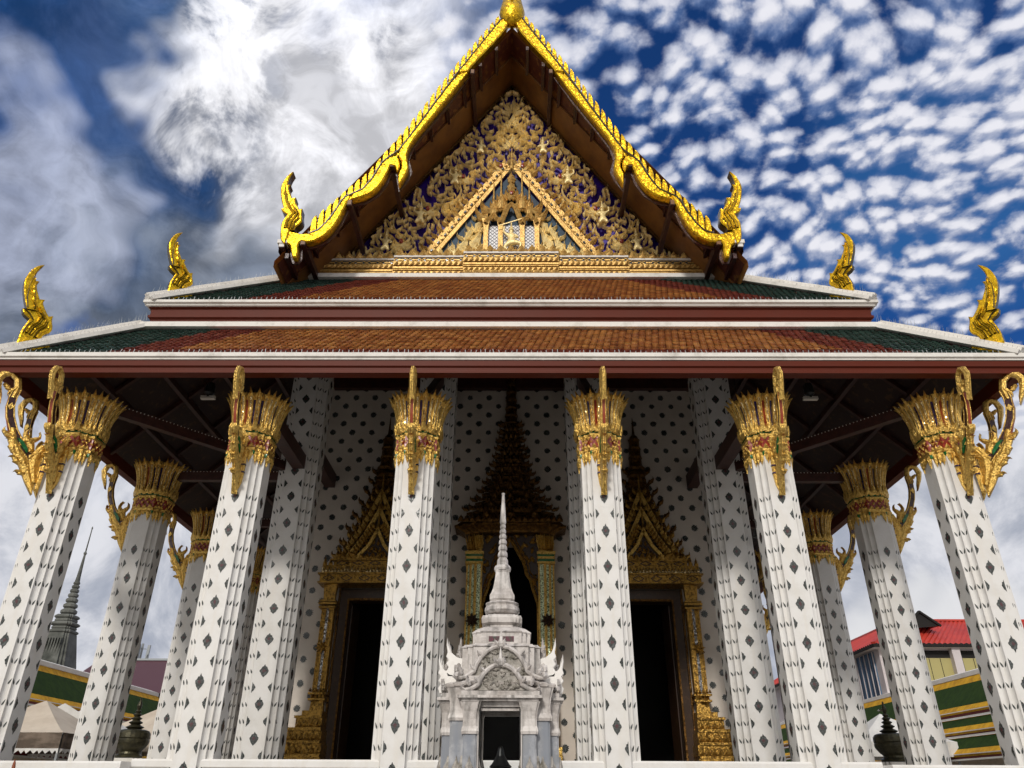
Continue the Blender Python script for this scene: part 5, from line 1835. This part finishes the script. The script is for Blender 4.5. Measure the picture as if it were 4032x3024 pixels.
# entablature: arms, then core
mb = MB()
for q in range(4):
    def RB(x0, x1, y0, y1, z0, z1, mi=0):
        pts = rot4([(x0, y0), (x1, y0), (x1, y1), (x0, y1)], q)
        mb.prism(pts, lambda u, v, d: (u, CY + v, d), z0, z1, mi)
    RB(-.43, .43, -HWID - .02, -.45, 2.502, 2.53); RB(-.47, .47, -HWID - .06, -.45, 2.531, 2.56); RB(-.44, .44, -HWID - .01, -.40, 2.561, 2.61)
    RB(-.245, -.23, -HWID + .02, -.40, 1.0, 2.50); RB(.23, .245, -HWID + .02, -.40, 1.0, 2.50); RB(-.23, .23, -HWID + .05, -HWID + .09, 2.45, 2.50)
mb.loft(RD2, [(.58, 2.562), (.58, 2.66), (.63, 2.68), (.64, 2.71), (.60, 2.73), (.52, 2.75), (.52, 2.80)], (0, CY), 0)
sp(mb, 'cornice', [MARBLE])
# arched gables on each arm: outer and inner arch with carved field and horned finials
def gable_arc(w, h, zb):
    pts = []
    for t in (0, .08, .18, .30, .42, .55, .70, .85, 1.0):
        # flared foot, then round arch
        if t < .3:
            u = t / .3
            pts.append((w * (1 - .38 * u), zb + h * (.03 + .20 * u * u)))
        else:
            u = (t - .3) / .7
            a = R(20) + u * R(70)
            pts.append((w * .62 * math.cos(a) / math.cos(R(20)), zb + h * (.23 + .77 * (math.sin(a) - math.sin(R(20))) / (1 - math.sin(R(20))))))
    return pts


for q in range(4):
    c, s = [(1, 0), (0, 1), (-1, 0), (0, -1)][q]
    g = MB()
    for (w, h, zb, yo, tz) in ((.40, .30, 2.61, -HWID + .015, .20), (.50, .39, 2.76, -HWID + .17, .20)):
        pts = gable_arc(w, h, zb)
        for sx in (-1, 1):
            g.tube([(sx * x, yo - .01, z) for x, z in pts], [.018] + [.028] * 8, 8, 0)
            # scroll and little flame at the foot
            g.ribbon([(sx * w, zb + .01), (sx * (w + .035), zb + .035), (sx * (w + .02), zb + .07), (sx * (w - .01), zb + .06)], [.02, .022, .018, .0], [.02, .022, .018, .0], yo - .0, .035, 0)
            g.flame(sx * (w - .05), zb + .05, R(90), .13, .06, yo - .01, .04, .5, 0, flip=-sx)
            for t in (3, 5):
                g.flame(sx * pts[t][0], pts[t][1] + .02, R(90) - sx * .4, .08, .045, yo - .015, .03, .5, 0, flip=-sx)
        field = [(x, z) for x, z in pts] + [(-x, z) for x, z in pts[::-1][1:]]
        g.prism(field, XZ(yo + .0), .012, .06, 1)
        g.lathe([(.04, 0), (.045, .04), (.022, .09), (.012, .16), (0, .22)], 6, (0, yo - .015, zb + h - .01), 0)
        g.flame(-.03, zb + h, R(110), .1, .05, yo - .015, .03, .4, 0); g.flame(.03, zb + h, R(70), .1, .05, yo - .015, .03, .4, 0)
        # carved leaves in the field
        random.seed(3 + q)
        for k in range(46):
            u = random.uniform(-.9, .9) * w * .62; v = random.uniform(0, 1) * h * .9
            if abs(u) < w * .60 * math.sqrt(max(0, 1 - (v / h) ** 2)) - .02:
                g.flame(u, zb + v + .01, R(90) + random.uniform(-1.1, 1.1), .075, .04, yo + .014, .028, .9, 1, flip=random.choice((-1, 1)))
        # vaulted roof behind the arch
        n = len(field)
        vs = [(x, yo + .05, z) for x, z in field] + [(x, -.30, z) for x, z in field]
        g.add(vs, [(i, i + 1, n + i + 1, n + i) for i in range(n - 1)], 0)
    # rotate into place
    g.v = [(x * c - y * s, CY + x * s + y * c, z) for x, y, z in g.v]
    sp(g, 'arched_gable', [MARBLE, MARBLED])
# upswept horns on the side arms (seen in profile from the front)
for sx in (-1, 1):
    mb = MB()
    for (x0, z0, k, yy) in ((.665, 2.60, 1.0, CY), (.58, 2.80, 1.0, CY)):
        pts = [(x0 - .30, z0 + .22), (x0 - .18, z0 + .225), (x0 - .06, z0 + .25), (x0 + .015, z0 + .31), (x0 + .055, z0 + .40), (x0 + .07, z0 + .50), (x0 + .075, z0 + .40), (x0 + .06, z0 + .31), (x0 + .075, z0 + .26), (x0 + .045, z0 + .22), (x0 + .07, z0 + .17),
               (x0 + .04, z0 + .13), (x0 + .07, z0 + .08), (x0 + .05, z0 + .02), (x0 - .30, z0 + .0)]
        for off in (-.40, .40, 0):
            mb.prism([(sx * u, v) for u, v in pts], lambda u, v, d: (u, yy + off * .62 + d, v), -.035, .035, 0, 0, bev=.008)
    mb.box(min(sx * .30, sx * .66), max(sx * .30, sx * .66), CY - .26, CY + .26, 2.62, 2.84, 0)
    mb.box(min(sx * .30, sx * .58), max(sx * .30, sx * .58), CY - .22, CY + .22, 2.84, 3.02, 0)
    sp(mb, 'side_gable', [MARBLEW])
# body above the gables and the spire
mb = MB()
k = .95
def zmap(z):
    return z
mb.loft(RD2, [(.46, 2.80), (.46, 3.15), (.48, 3.16), (.44, 3.19), (.44, 3.20), (.345, 3.21), (.345, 3.34), (.36, 3.36), (.33, 3.385), (.30, 3.41), (.25, 3.44)], (0, CY), 0)
mb.box(-.15, -.02, CY - .35, CY - .34, 3.235, 3.30, 1); mb.box(.02, .15, CY - .35, CY - .34, 3.235, 3.30, 1)
mb.loft(RD2, [(.20, 3.44), (.20, 3.47), (.245, 3.50), (.25, 3.56), (.235, 3.60), (.14, 3.61), (.14, 3.63)], (0, CY), 0)
mb.lathe([(.13, 0), (.19, .015), (.215, .05), (.21, .09), (.19, .12), (.205, .145), (.19, .165), (.12, .17), (.10, .20)], 24, (0, CY, 3.63), 0, ribs=.05)
mb.loft(RD1, [(.135, 3.80), (.155, 3.83), (.155, 3.88), (.135, 3.92), (.115, 3.98), (.095, 4.10), (.085, 4.20), (.09, 4.24)], (0, CY), 0)
mb.lathe([(.085, 0), (.105, .02), (.11, .05), (.095, .08), (.07, .10), (.055, .11)], 16, (0, CY, 4.22), 0, ribs=.05)
zc, r = 4.32, .072
mb.lathe([(.06, 0), (.075, .02), (.07, .05), (.055, .06)], 14, (0, CY, zc - .02), 0)
while zc < 4.86:
    h = .10 - (4.32 - zc) * -.06
    mb.lathe([(r * .75, 0), (r * .98, h * .2), (r, h * .5), (r * .9, h * .8), (r * .7, h)], 14, (0, CY, zc), 0)
    zc += h; r *= .90
mb.lathe([(.035, 0), (.042, .03), (.038, .10), (.026, .30), (.018, .44), (.022, .45), (.022, .47), (.0, .475)], 12, (0, CY, zc), 0)
sp(mb, 'spire', [MARBLE, INLAYR])
# glass in the front opening, and the dark urn that stands inside
mb = MB()
mb.add([(-.228, CY - HWID + .10, 1.02), (.228, CY - HWID + .10, 1.02), (.228, CY - HWID + .10, 2.44), (-.228, CY - HWID + .10, 2.44)], [(0, 1, 2, 3)], 0)
sp(mb, 'glass_pane', [GLASS])
mb = MB()
mb.box(-.23, -.215, CY - HWID + .08, CY - HWID + .12, 1.0, 2.44, 0); mb.box(.215, .23, CY - HWID + .08, CY - HWID + .12, 1.0, 2.44, 0); mb.box(-.215, .215, CY - HWID + .08, CY - HWID + .12, 2.41, 2.44, 1)
sp(mb, 'window_frame', [BLACKM, MARBLE])
mb = MB()
mb.lathe([(.08, 0), (.11, .02), (.11, .06), (.07, .10), (.08, .14), (.15, .30), (.185, .48), (.19, .60), (.17, .72), (.12, .80), (.10, .84), (.13, .87), (.10, .90), (.05, .98), (.03, 1.06), (.0, 1.10)], 20, (0, CY, 1.0), 0)
urn = mb.build('offering_jar', [BLACKM], None, smooth=False)
tag(urn, 'black lidded jar standing inside the marble shrine behind glass', 'jar')

# ================================================================== bronze urns on the terrace
def terrace_urn(x, y, z, s, label, bird):
    t = empty('bronze_urn', (x, y, z), label, 'urn', 'tiered bronze urns at the sides of the terrace')
    mb = MB()
    mb.lathe([(.30, 0), (.42, .02), (.45, .08), (.36, .14), (.34, .20), (.44, .30), (.52, .40), (.56, .48), (.57, .56), (.545, .60), (.57, .64), (.56, .78), (.50, .86), (.38, .90), (.2, .92)], 24, (0, 0, 0), 0)
    b = mb.build('bowl', [BRONZE], t, smooth=False)
    mb = MB()
    zc = .90
    for r, h in ((.30, .16), (.23, .14), (.18, .12), (.145, .12), (.10, .10)):
        mb.lathe([(r * .6, 0), (r, h * .42), (r * 1.02, h * .5), (r * .55, h * .95), (r * .5, h)], 20, (0, 0, zc), 0)
        zc += h
    mb.lathe([(.04, 0), (.07, .06), (.085, .13), (.06, .22), (.03, .30), (.035, .36), (.0, .40)], 12, (0, 0, zc), 0)
    if bird:
        mb.bar((-.02, 0, zc + .12), (-.20, 0, zc + .10), .07, .07, 0)
        mb.lathe([(.0, -.04), (.05, 0), (.0, .05)], 8, (-.2, 0, zc + .1), 1)
    mb.build('tiered_lid', [BRONZE, CEMENT], t, smooth=False)
    t.scale = (s, s, s)
    return t


terrace_urn(-10.75, 9.5, 2.42, .82, 'dark bronze urn with five-tiered lid behind the left-hand columns', False)
terrace_urn(11.25, 10.6, 2.45, .85, 'dark bronze urn with four-tiered lid behind the right-hand columns', True)
for (x, y) in ((-10.75, 9.5), (11.25, 10.6)):
    mb = MB()
    mb.loft(RD2, [(.75, 0), (.75, .3), (.52, .4), (.48, 2.1), (.56, 2.2), (.56, 2.415 if x < 0 else 2.445)], (x, y), 0)
    o = mb.build('urn_pedestal', [CEMENT])
    tag(o, 'pale masonry pedestal under the bronze urn on the ' + ('left' if x < 0 else 'right'), 'pedestal', 'pedestals of the bronze urns')

# ================================================================== hanging lamps
def hanging(x, y, z, ztop, label, s=1.0, bell=False):
    t = empty('hanging_lamp', (x, y, z), label, 'lamp', 'lamps hanging under the porch roof')
    mb = MB()
    if bell:
        mb.lathe([(.115, 0), (.125, .02), (.11, .06), (.10, .14), (.075, .20), (.03, .24), (.02, .28), (0, .29)], 16, (0, 0, 0), 0)
        mb.lathe([(.0, -.06), (.02, -.05), (.02, -.01), (0, 0)], 8, (0, 0, 0), 0)
        for k in range(5):
            a = k * 1.257
            mb.tube([(.11 * math.cos(a), .11 * math.sin(a), .02), (.15 * math.cos(a), .15 * math.sin(a), -.05), (.12 * math.cos(a), .12 * math.sin(a), -.10)], [.012, .012, .006], 5, 0)
    else:
        mb.lathe([(.02, .38), (.09, .36), (.12, .26), (.12, .10), (.05, .04), (.05, 0)], 12, (0, 0, 0), 0)
        mb.box(-.17, .17, -.05, .05, -.06, -.02, 1)
        mb.box(-.17, .17, -.04, .04, .0, .02, 1)
    mb.build('lamp_body', [BLACKM, BULB], t)
    mb = MB()
    mb.tube([(0, 0, .2 if not bell else .28), (0, 0, ztop - z)], .008, 5, 0)
    mb.build('wire', [BLACKM], t)
    t.scale = (s, s, 1)
    return t


hanging(5.98, 4.02 - .45, 7.02, 12.9, 'black bell-shaped lamp hanging on a long wire beside the right inner column', 1.0, True)
hanging(-7.25, 1.95, 9.95, 11.4, 'small black downlight in front of the left porch ceiling, nearest the eave')
hanging(-7.55, 5.4, 9.15, 12.0, 'small black downlight deep under the left side roof')
hanging(7.2, 1.95, 9.95, 11.4, 'small black downlight in front of the right porch ceiling, nearest the eave')
hanging(7.5, 5.4, 9.15, 12.0, 'small black downlight deep under the right side roof')

# ================================================================== cloister galleries on both sides
def cloister(sx, label, zoff, tiers):
    X0 = sx * 18.0
    t = empty('cloister_gallery', (X0, 20, 0), label, 'gallery')

    def P_(mb, prof, y0, y1, mi):
        mb.prism([(sx * a, b + zoff) for a, b in prof], lambda u, v, d: (u - X0, d - 20, v), y0, y1, mi)
    y0, y1 = (2.0, 27.3) if sx < 0 else (2.0, 44.0)
    mb = MB()
    P_(mb, [(18.5, 0 - zoff), (18.5, 3.0), (23.5, 3.0), (23.5, -zoff)], y0 + .3, y1 - .3, 0)
    mb.build('wall', [CEMENT], t)
    w, yb, gb, rb = MB(), MB(), MB(), MB()

    def q(x, z):
        return (x, 1.6 + (z - 1.6) * x / 18.0)
    P_(w, [q(18.25, 5.80), q(18.18, 5.84), q(18.18, 6.0), q(18.6, 6.02), q(18.6, 5.80)], y0, y1, 0)
    x, zt = 18.2, 5.82

    def slab(mb, x, z0, z1, slope_, mi=0):
        x1 = x - (z0 - z1) * slope_
        P_(mb, [q(x, z0), q(x1, z1), (q(x1, z1)[0] + .02, q(x1, z1)[1] - .10), (x + .7, q(x, z0)[1] - .10), (x + .7, q(x, z0)[1])], y0, y1, 0)
        return x1
    for k, (hy, hg, hr) in enumerate(tiers):
        x = slab(yb, x, zt, zt - hy, 1.0)
        x = slab(gb, x, zt - hy - .002, zt - hy - hg, 1.0)
        z2 = zt - hy - hg
        x = slab(yb, x, z2 - .002, z2 - .16, 1.0)
        z3 = z2 - .16
        P_(w, [q(x - .02, z3 - .001), q(x - .02, z3 - .035), q(x + .5, z3 - .035), q(x + .5, z3 - .001)], y0, y1, 0)
        P_(rb, [q(x + .06, z3 - .036), q(x + .06, z3 - .035 - hr), q(x + .5, z3 - .035 - hr), q(x + .5, z3 - .036)], y0, y1, 0)
        P_(w, [q(x + .0, z3 - .036 - hr), q(x + .0, z3 - .10 - hr), q(x + .5, z3 - .10 - hr), q(x + .5, z3 - .036 - hr)], y0, y1, 0)
        zt = z3 - .11 - hr
        x += .05
    w.build('ridge_bands', [WPAINT], t); yb.build('yellow_borders', [YTILE], t)
    gb.build('green_tiles', [GTILE], t); rb.build('red_bands', [RBAND], t)
    return t


cloister(-1, 'long gallery with green and yellow tiled roof behind the left columns', 0.0, [(.19, .80, .16), (.02, .40, .14), (.02, .40, .2)])
cloister(1, 'long gallery with green and yellow tiled roof behind the right columns', -.09, [(.22, .75, .17), (.02, .26, .12), (.02, .38, .15)])

# ================================================================== tents
def tent(name, x, y, half, zb, za, label, mats, val=.45, scal=False, rz=0):
    t = empty(name, (x, y, 0), label, 'canopy', 'market canopies beside the terrace', rz)
    mb = MB()
    n = 8
    vs = []
    # slightly sagging pyramid
    for i in range(n + 1):
        f = i / n
        r = half * (1 - f)
        z = zb + (za - zb) * (f ** 1.15)
        for cx, cy in SQ:
            vs.append((cx * r, cy * r, z))
    fs = []
    for i in range(n):
        for k in range(4):
            k2 = (k + 1) % 4
            fs.append((4 * i + k, 4 * i + k2, 4 * i + 4 + k2, 4 * i + 4 + k))
    mb.add(vs, fs, 0)
    mb.build('cover', [mats[0]], t)
    mb = MB()
    m = 40
    for q in range(4):
        pts = []
        for i in range(m + 1):
            u = -half + 2 * half * i / m
            p = rot4([(u, -half - .02 - .03 * math.sin(i * 1.3))], q)[0]
            pts.append(p)
        for i in range(m):
            a, b = pts[i], pts[i + 1]
            mb.add([(a[0], a[1], zb), (b[0], b[1], zb), (b[0], b[1], zb - val), (a[0], a[1], zb - val)], [(0, 1, 2, 3)], 0)
            if scal:
                mb.add([(a[0], a[1], zb - val), (b[0], b[1], zb - val), (b[0] * 1.005, b[1] * 1.005, zb - val - (.14 if i % 2 else .05)), (a[0] * 1.005, a[1] * 1.005, zb - val - (.05 if i % 2 else .14))], [(0, 1, 2, 3)], 1)
    mb.build('valance', [mats[1], CANVASW], t)
    for cx, cy in SQ:
        mb = MB()
        mb.box(cx * half * .97 - .03, cx * half * .97 + .03, cy * half * .97 - .03, cy * half * .97 + .03, 0, zb, 0)
        mb.build('pole', [STEEL], t)
    return t


tent('cream_canopy', -14.85, 11.82, 1.80, 3.11, 4.15, 'cream market canopy with valance coloured dark for shade, nearest the left columns', (CANVAS, CANVASD), .42, True)
tw = tent('white_canopy', -15.45, 15.65, 1.6, 3.48, 4.28, 'white market canopy with a green oval print on its gable', (CANVASW, CANVASW), .5)
tent('cream_canopy', -14.6, 20.0, 2.1, 3.45, 4.75, 'cream market canopy behind the left bronze urn', (CANVAS, CANVAS), .5)
tent('white_canopy', 14.6, 18.5, 1.8, 3.35, 4.45, 'white market canopy behind the right bronze urn', (CANVASW, CANVASW), .5)
# vertical gable cloth with the green oval print on the white canopy
mb = MB()
mb.prism([(-1.6, 3.0), (1.6, 3.0), (1.6, 3.48), (0, 4.28), (-1.6, 3.48)], XZ(-1.66), 0, .01, 0)
mb.build('gable_cloth', [CANVASW], tw)
mb = MB()
OX, OZ, OA, OB = .07, 3.68, .31, .19
el = [(OX + OA * math.cos(2 * math.pi * k / 28), OZ + OB * math.sin(2 * math.pi * k / 28)) for k in range(28)]
mb.prism(el, XZ(-1.675), 0, .01, 0)
ring_ = [(OX + OA * 1.05 * math.cos(2 * math.pi * k / 28), -1.68, OZ + OB * 1.07 * math.sin(2 * math.pi * k / 28)) for k in range(29)]
mb.tube(ring_, .007, 5, 1)
band = [(OX - .28, OZ - .02), (OX, OZ), (OX + .28, OZ - .02), (OX + .27, OZ + .07), (OX, OZ + .10), (OX - .27, OZ + .07)]
mb.prism(band, XZ(-1.685), 0, .008, 1)
mb.flame(OX - .16, OZ + .11, R(20), .24, .06, -1.68, .01, .4, 1); mb.flame(OX + .17, OZ + .11, R(160), .24, .06, -1.68, .01, .4, 1, flip=-1)
for k in range(6):
    mb.box(OX - .21 + k * .075, OX - .17 + k * .075, -1.69, -1.684, OZ + .015, OZ + .065, 0)
mb.build('oval_print', [LOGO, LOGOL], tw)

# ================================================================== far things
ch = empty('stone_spire', (-31.75, 40.5, 0), 'weathered grey stone spire with ringed top, far behind the left corner column', 'pagoda')
mb = MB()
mb.loft(RD2, [(2.2, 0), (1.7, 5), (1.15, 9.2), (.80, 11.0), (.74, 11.3)], (0, 0), 0)
for k in range(7):
    mb.box(-.62 + k * .19, -.54 + k * .19, -1.02 + .0, -.6, 9.0, 10.9, 0)
mb.build('bell', [STONE], ch)
mb = MB()
for z, w in ((11.3, .80), (11.56, .66), (11.82, .78), (12.08, .60), (12.32, .66)):
    mb.loft(RD2, [(w * .88, z), (w, z + .08), (w, z + .18), (w * .82, z + .27)], (0, 0), 0)
zc, r = 12.60, .54
for k in range(7):
    h = .43 - k * .03
    mb.lathe([(r * .70, 0), (r, h * .3), (r, h * .7), (r * .7, h)], 12, (0, 0, zc), 0)
    zc += h; r *= .86
mb.build('ringed_neck', [STONE], ch)
mb = MB()
mb.lathe([(.17, 0), (.14, .3), (.07, 1.95), (.10, 2.0), (.12, 2.1), (.05, 2.2), (.035, 3.9), (.06, 4.0), (0, 4.15)], 10, (0, 0, zc), 0)
mb.build('needle', [STONE], ch)

mh = empty('maroon_roofed_house', (-24.0, 38, 0), 'house with plain dark maroon roof beyond the left gallery', 'house')
mb = MB()
mb.box(-3.9, 4.0, -2.2, 5, 0, 6.6)
mb.build('wall', [HOUSEW], mh)
mb = MB()
mb.add([(-4.2, -3.0, 6.9), (4.4, -3.0, 6.9), (4.4, 1.6, 9.45), (-4.2, 1.6, 9.45), (4.4, 6, 6.9), (-4.2, 6, 6.9)], [(0, 1, 2, 3), (3, 2, 4, 5), (0, 1, 4, 5), (1, 2, 4), (0, 3, 5)], 0)
mb.box(-4.25, 4.45, 1.45, 1.75, 9.42, 9.55, 1)
mb.build('roof', [MROOF, STEEL], mh)


def mast(x, y, z0, h, label):
    t = empty('antenna_mast', (x, y, 0), label, 'antenna', 'telephone antennas on the far roof')
    mb = MB()
    mb.tube([(0, 0, z0 - 2.0), (0, 0, z0 + h)], .07, 6, 0)
    for k in range(3):
        a = k * 2.1 + .4
        cx, cy = .42 * math.cos(a), .42 * math.sin(a)
        for zz in (.45, 1.25):
            mb.bar((0, 0, z0 + h * zz / 1.6), (cx, cy, z0 + h * zz / 1.6), .04, .04, 0)
    mb.build('pole', [STEEL], t)
    for k in range(3):
        a = k * 2.1 + .4
        cx, cy = .42 * math.cos(a), .42 * math.sin(a)
        mb = MB()
        mb.box(cx - .09, cx + .09, cy - .06, cy + .06, z0 + h * .30, z0 + h * .95, 0)
        mb.box(cx - .05, cx + .05, cy - .16, cy - .06, z0 + h * .40, z0 + h * .55, 0)
        mb.build('antenna_panel', [STEEL], t)


mast(-25.95, 40.6, 9.1, 1.6, 'grey antenna mast on the far roof between the left columns')
mast(-23.55, 40.6, 9.1, 1.3, 'shorter antenna mast at the right end of the maroon roof')

rb_ = empty('red_roofed_building', (22, 29, 0), 'pale two-storey building with bright red sheet roof behind the right columns', 'building')


def RBP(mb, name, mats, **kw):
    o = mb.build(name, mats, rb_, **kw)
    o.location = (-22, -29, 0)
    return o


mb = MB()
mb.box(18.3, 40, 25.5, 46, 0, 8.12, 0)
for x in (21.98, 25.2, 28.4):
    mb.box(x - .2, x + .2, 25.15, 25.5, 0, 8.1, 0)
RBP(mb, 'wall', [HOUSEW])
mb = MB()
mb.box(19.4, 40, 25.46, 25.5, 7.64, 7.98, 0)
RBP(mb, 'dark_window_band', [DARK])
mb = MB()
mb.box(19.4, 40, 25.47, 25.5, 5.2, 7.62, 0)
for k in range(36):
    mb.box(19.6 + k * .55, 19.62 + k * .55, 25.45, 25.47, 5.2, 7.62, 1)
RBP(mb, 'yellow_panels', [YPANEL, DARK])
mb = MB()
mb.box(18.24, 18.3, 26.1, 28.2, 5.6, 8.0, 0)
RBP(mb, 'curtained_window', [CURTAIN])
for k in range(5):
    mb = MB()
    mb.box(18.20, 18.24, 26.1 + k * .52, 26.14 + k * .52, 5.6, 8.0, 0)
    RBP(mb, 'window_mullion', [HOUSEW])
mb = MB()
# hipped roof of ribbed sheets with a dark edge
def slope_sheet(a, b, c, d, n):
    a, b, c, d = map(Vector, (a, b, c, d))
    nr = (b - a).cross(d - a).normalized()
    if nr.z < 0:
        nr = -nr
    for i in range(n):
        p0, p1 = a.lerp(b, i / n), a.lerp(b, (i + 1) / n); q0, q1 = d.lerp(c, i / n), d.lerp(c, (i + 1) / n)
        pm, qm = (p0 + p1) / 2 + nr * .06, (q0 + q1) / 2 + nr * .06
        mb.add([p0, pm, p1, q1, qm, q0], [(0, 1, 4, 5), (1, 2, 3, 4)], 0)
        mb.add([p0, pm, p1, p1 - Vector((0, 0, .16)), p0 - Vector((0, 0, .16))], [(0, 1, 2, 3, 4)], 1)
slope_sheet((17.9, 25.0, 8.22), (40, 25.0, 8.22), (40, 28, 9.9), (20.9, 28, 9.9), 84)
slope_sheet((17.9, 46, 8.22), (17.9, 25.0, 8.22), (20.9, 28, 9.9), (20.9, 46, 9.9), 80)
mb.add([(17.9, 25.0, 8.06), (40, 25.0, 8.06), (40, 46, 8.06), (17.9, 46, 8.06)], [(0, 1, 2, 3)], 2)
mb.bar((17.9, 25.0, 8.27), (20.9, 28, 9.96), .22, .10, 0)
mb.bar((20.9, 28, 9.95), (40, 28, 9.95), .22, .10, 0); mb.bar((20.9, 28, 9.95), (20.9, 46, 9.95), .22, .10, 0)
# small dark-edged gablet
mb.add([(20.0, 25.9, 9.1), (21.9, 25.9, 9.25), (21.0, 25.9, 9.95), (21.0, 28, 9.95), (21.9, 27.0, 9.3), (20.0, 27.0, 9.2)], [(0, 2, 3, 5), (1, 4, 3, 2), (0, 1, 2)], [0, 0, 1])
mb.bar((21.0, 25.86, 9.98), (21.95, 25.86, 9.25), .10, .10, 1); mb.bar((21.0, 25.86, 9.98), (20.0, 25.86, 9.1), .10, .10, 1)
RBP(mb, 'roof', [REDROOF, DARK, HOUSEW], recalc=False)

# small terracotta stake in the lower left corner
mb = MB()
mb.tube([(0, 0, 0), (.01, 0, 1.2), (.0, 0, 1.78), (-.015, 0, 1.95), (-.02, 0, 2.0)], [.03, .035, .035, .018, .002], 8, 0)
st = mb.build('terracotta_finial', [RUST], None, loc=(-6.40, -3.0, -.03))
tag(st, 'thin pointed terracotta finial in front of the low white wall', 'finial')

# ================================================================== ground
mb = MB()
mb.add([(-900, -900, 0), (900, -900, 0), (900, 900, 0), (-900, 900, 0)], [(0, 1, 2, 3)], 0)
gr = mb.build('ground', [PAVING])
tag(gr, 'pale stone paving around the temple', None, kind='structure')
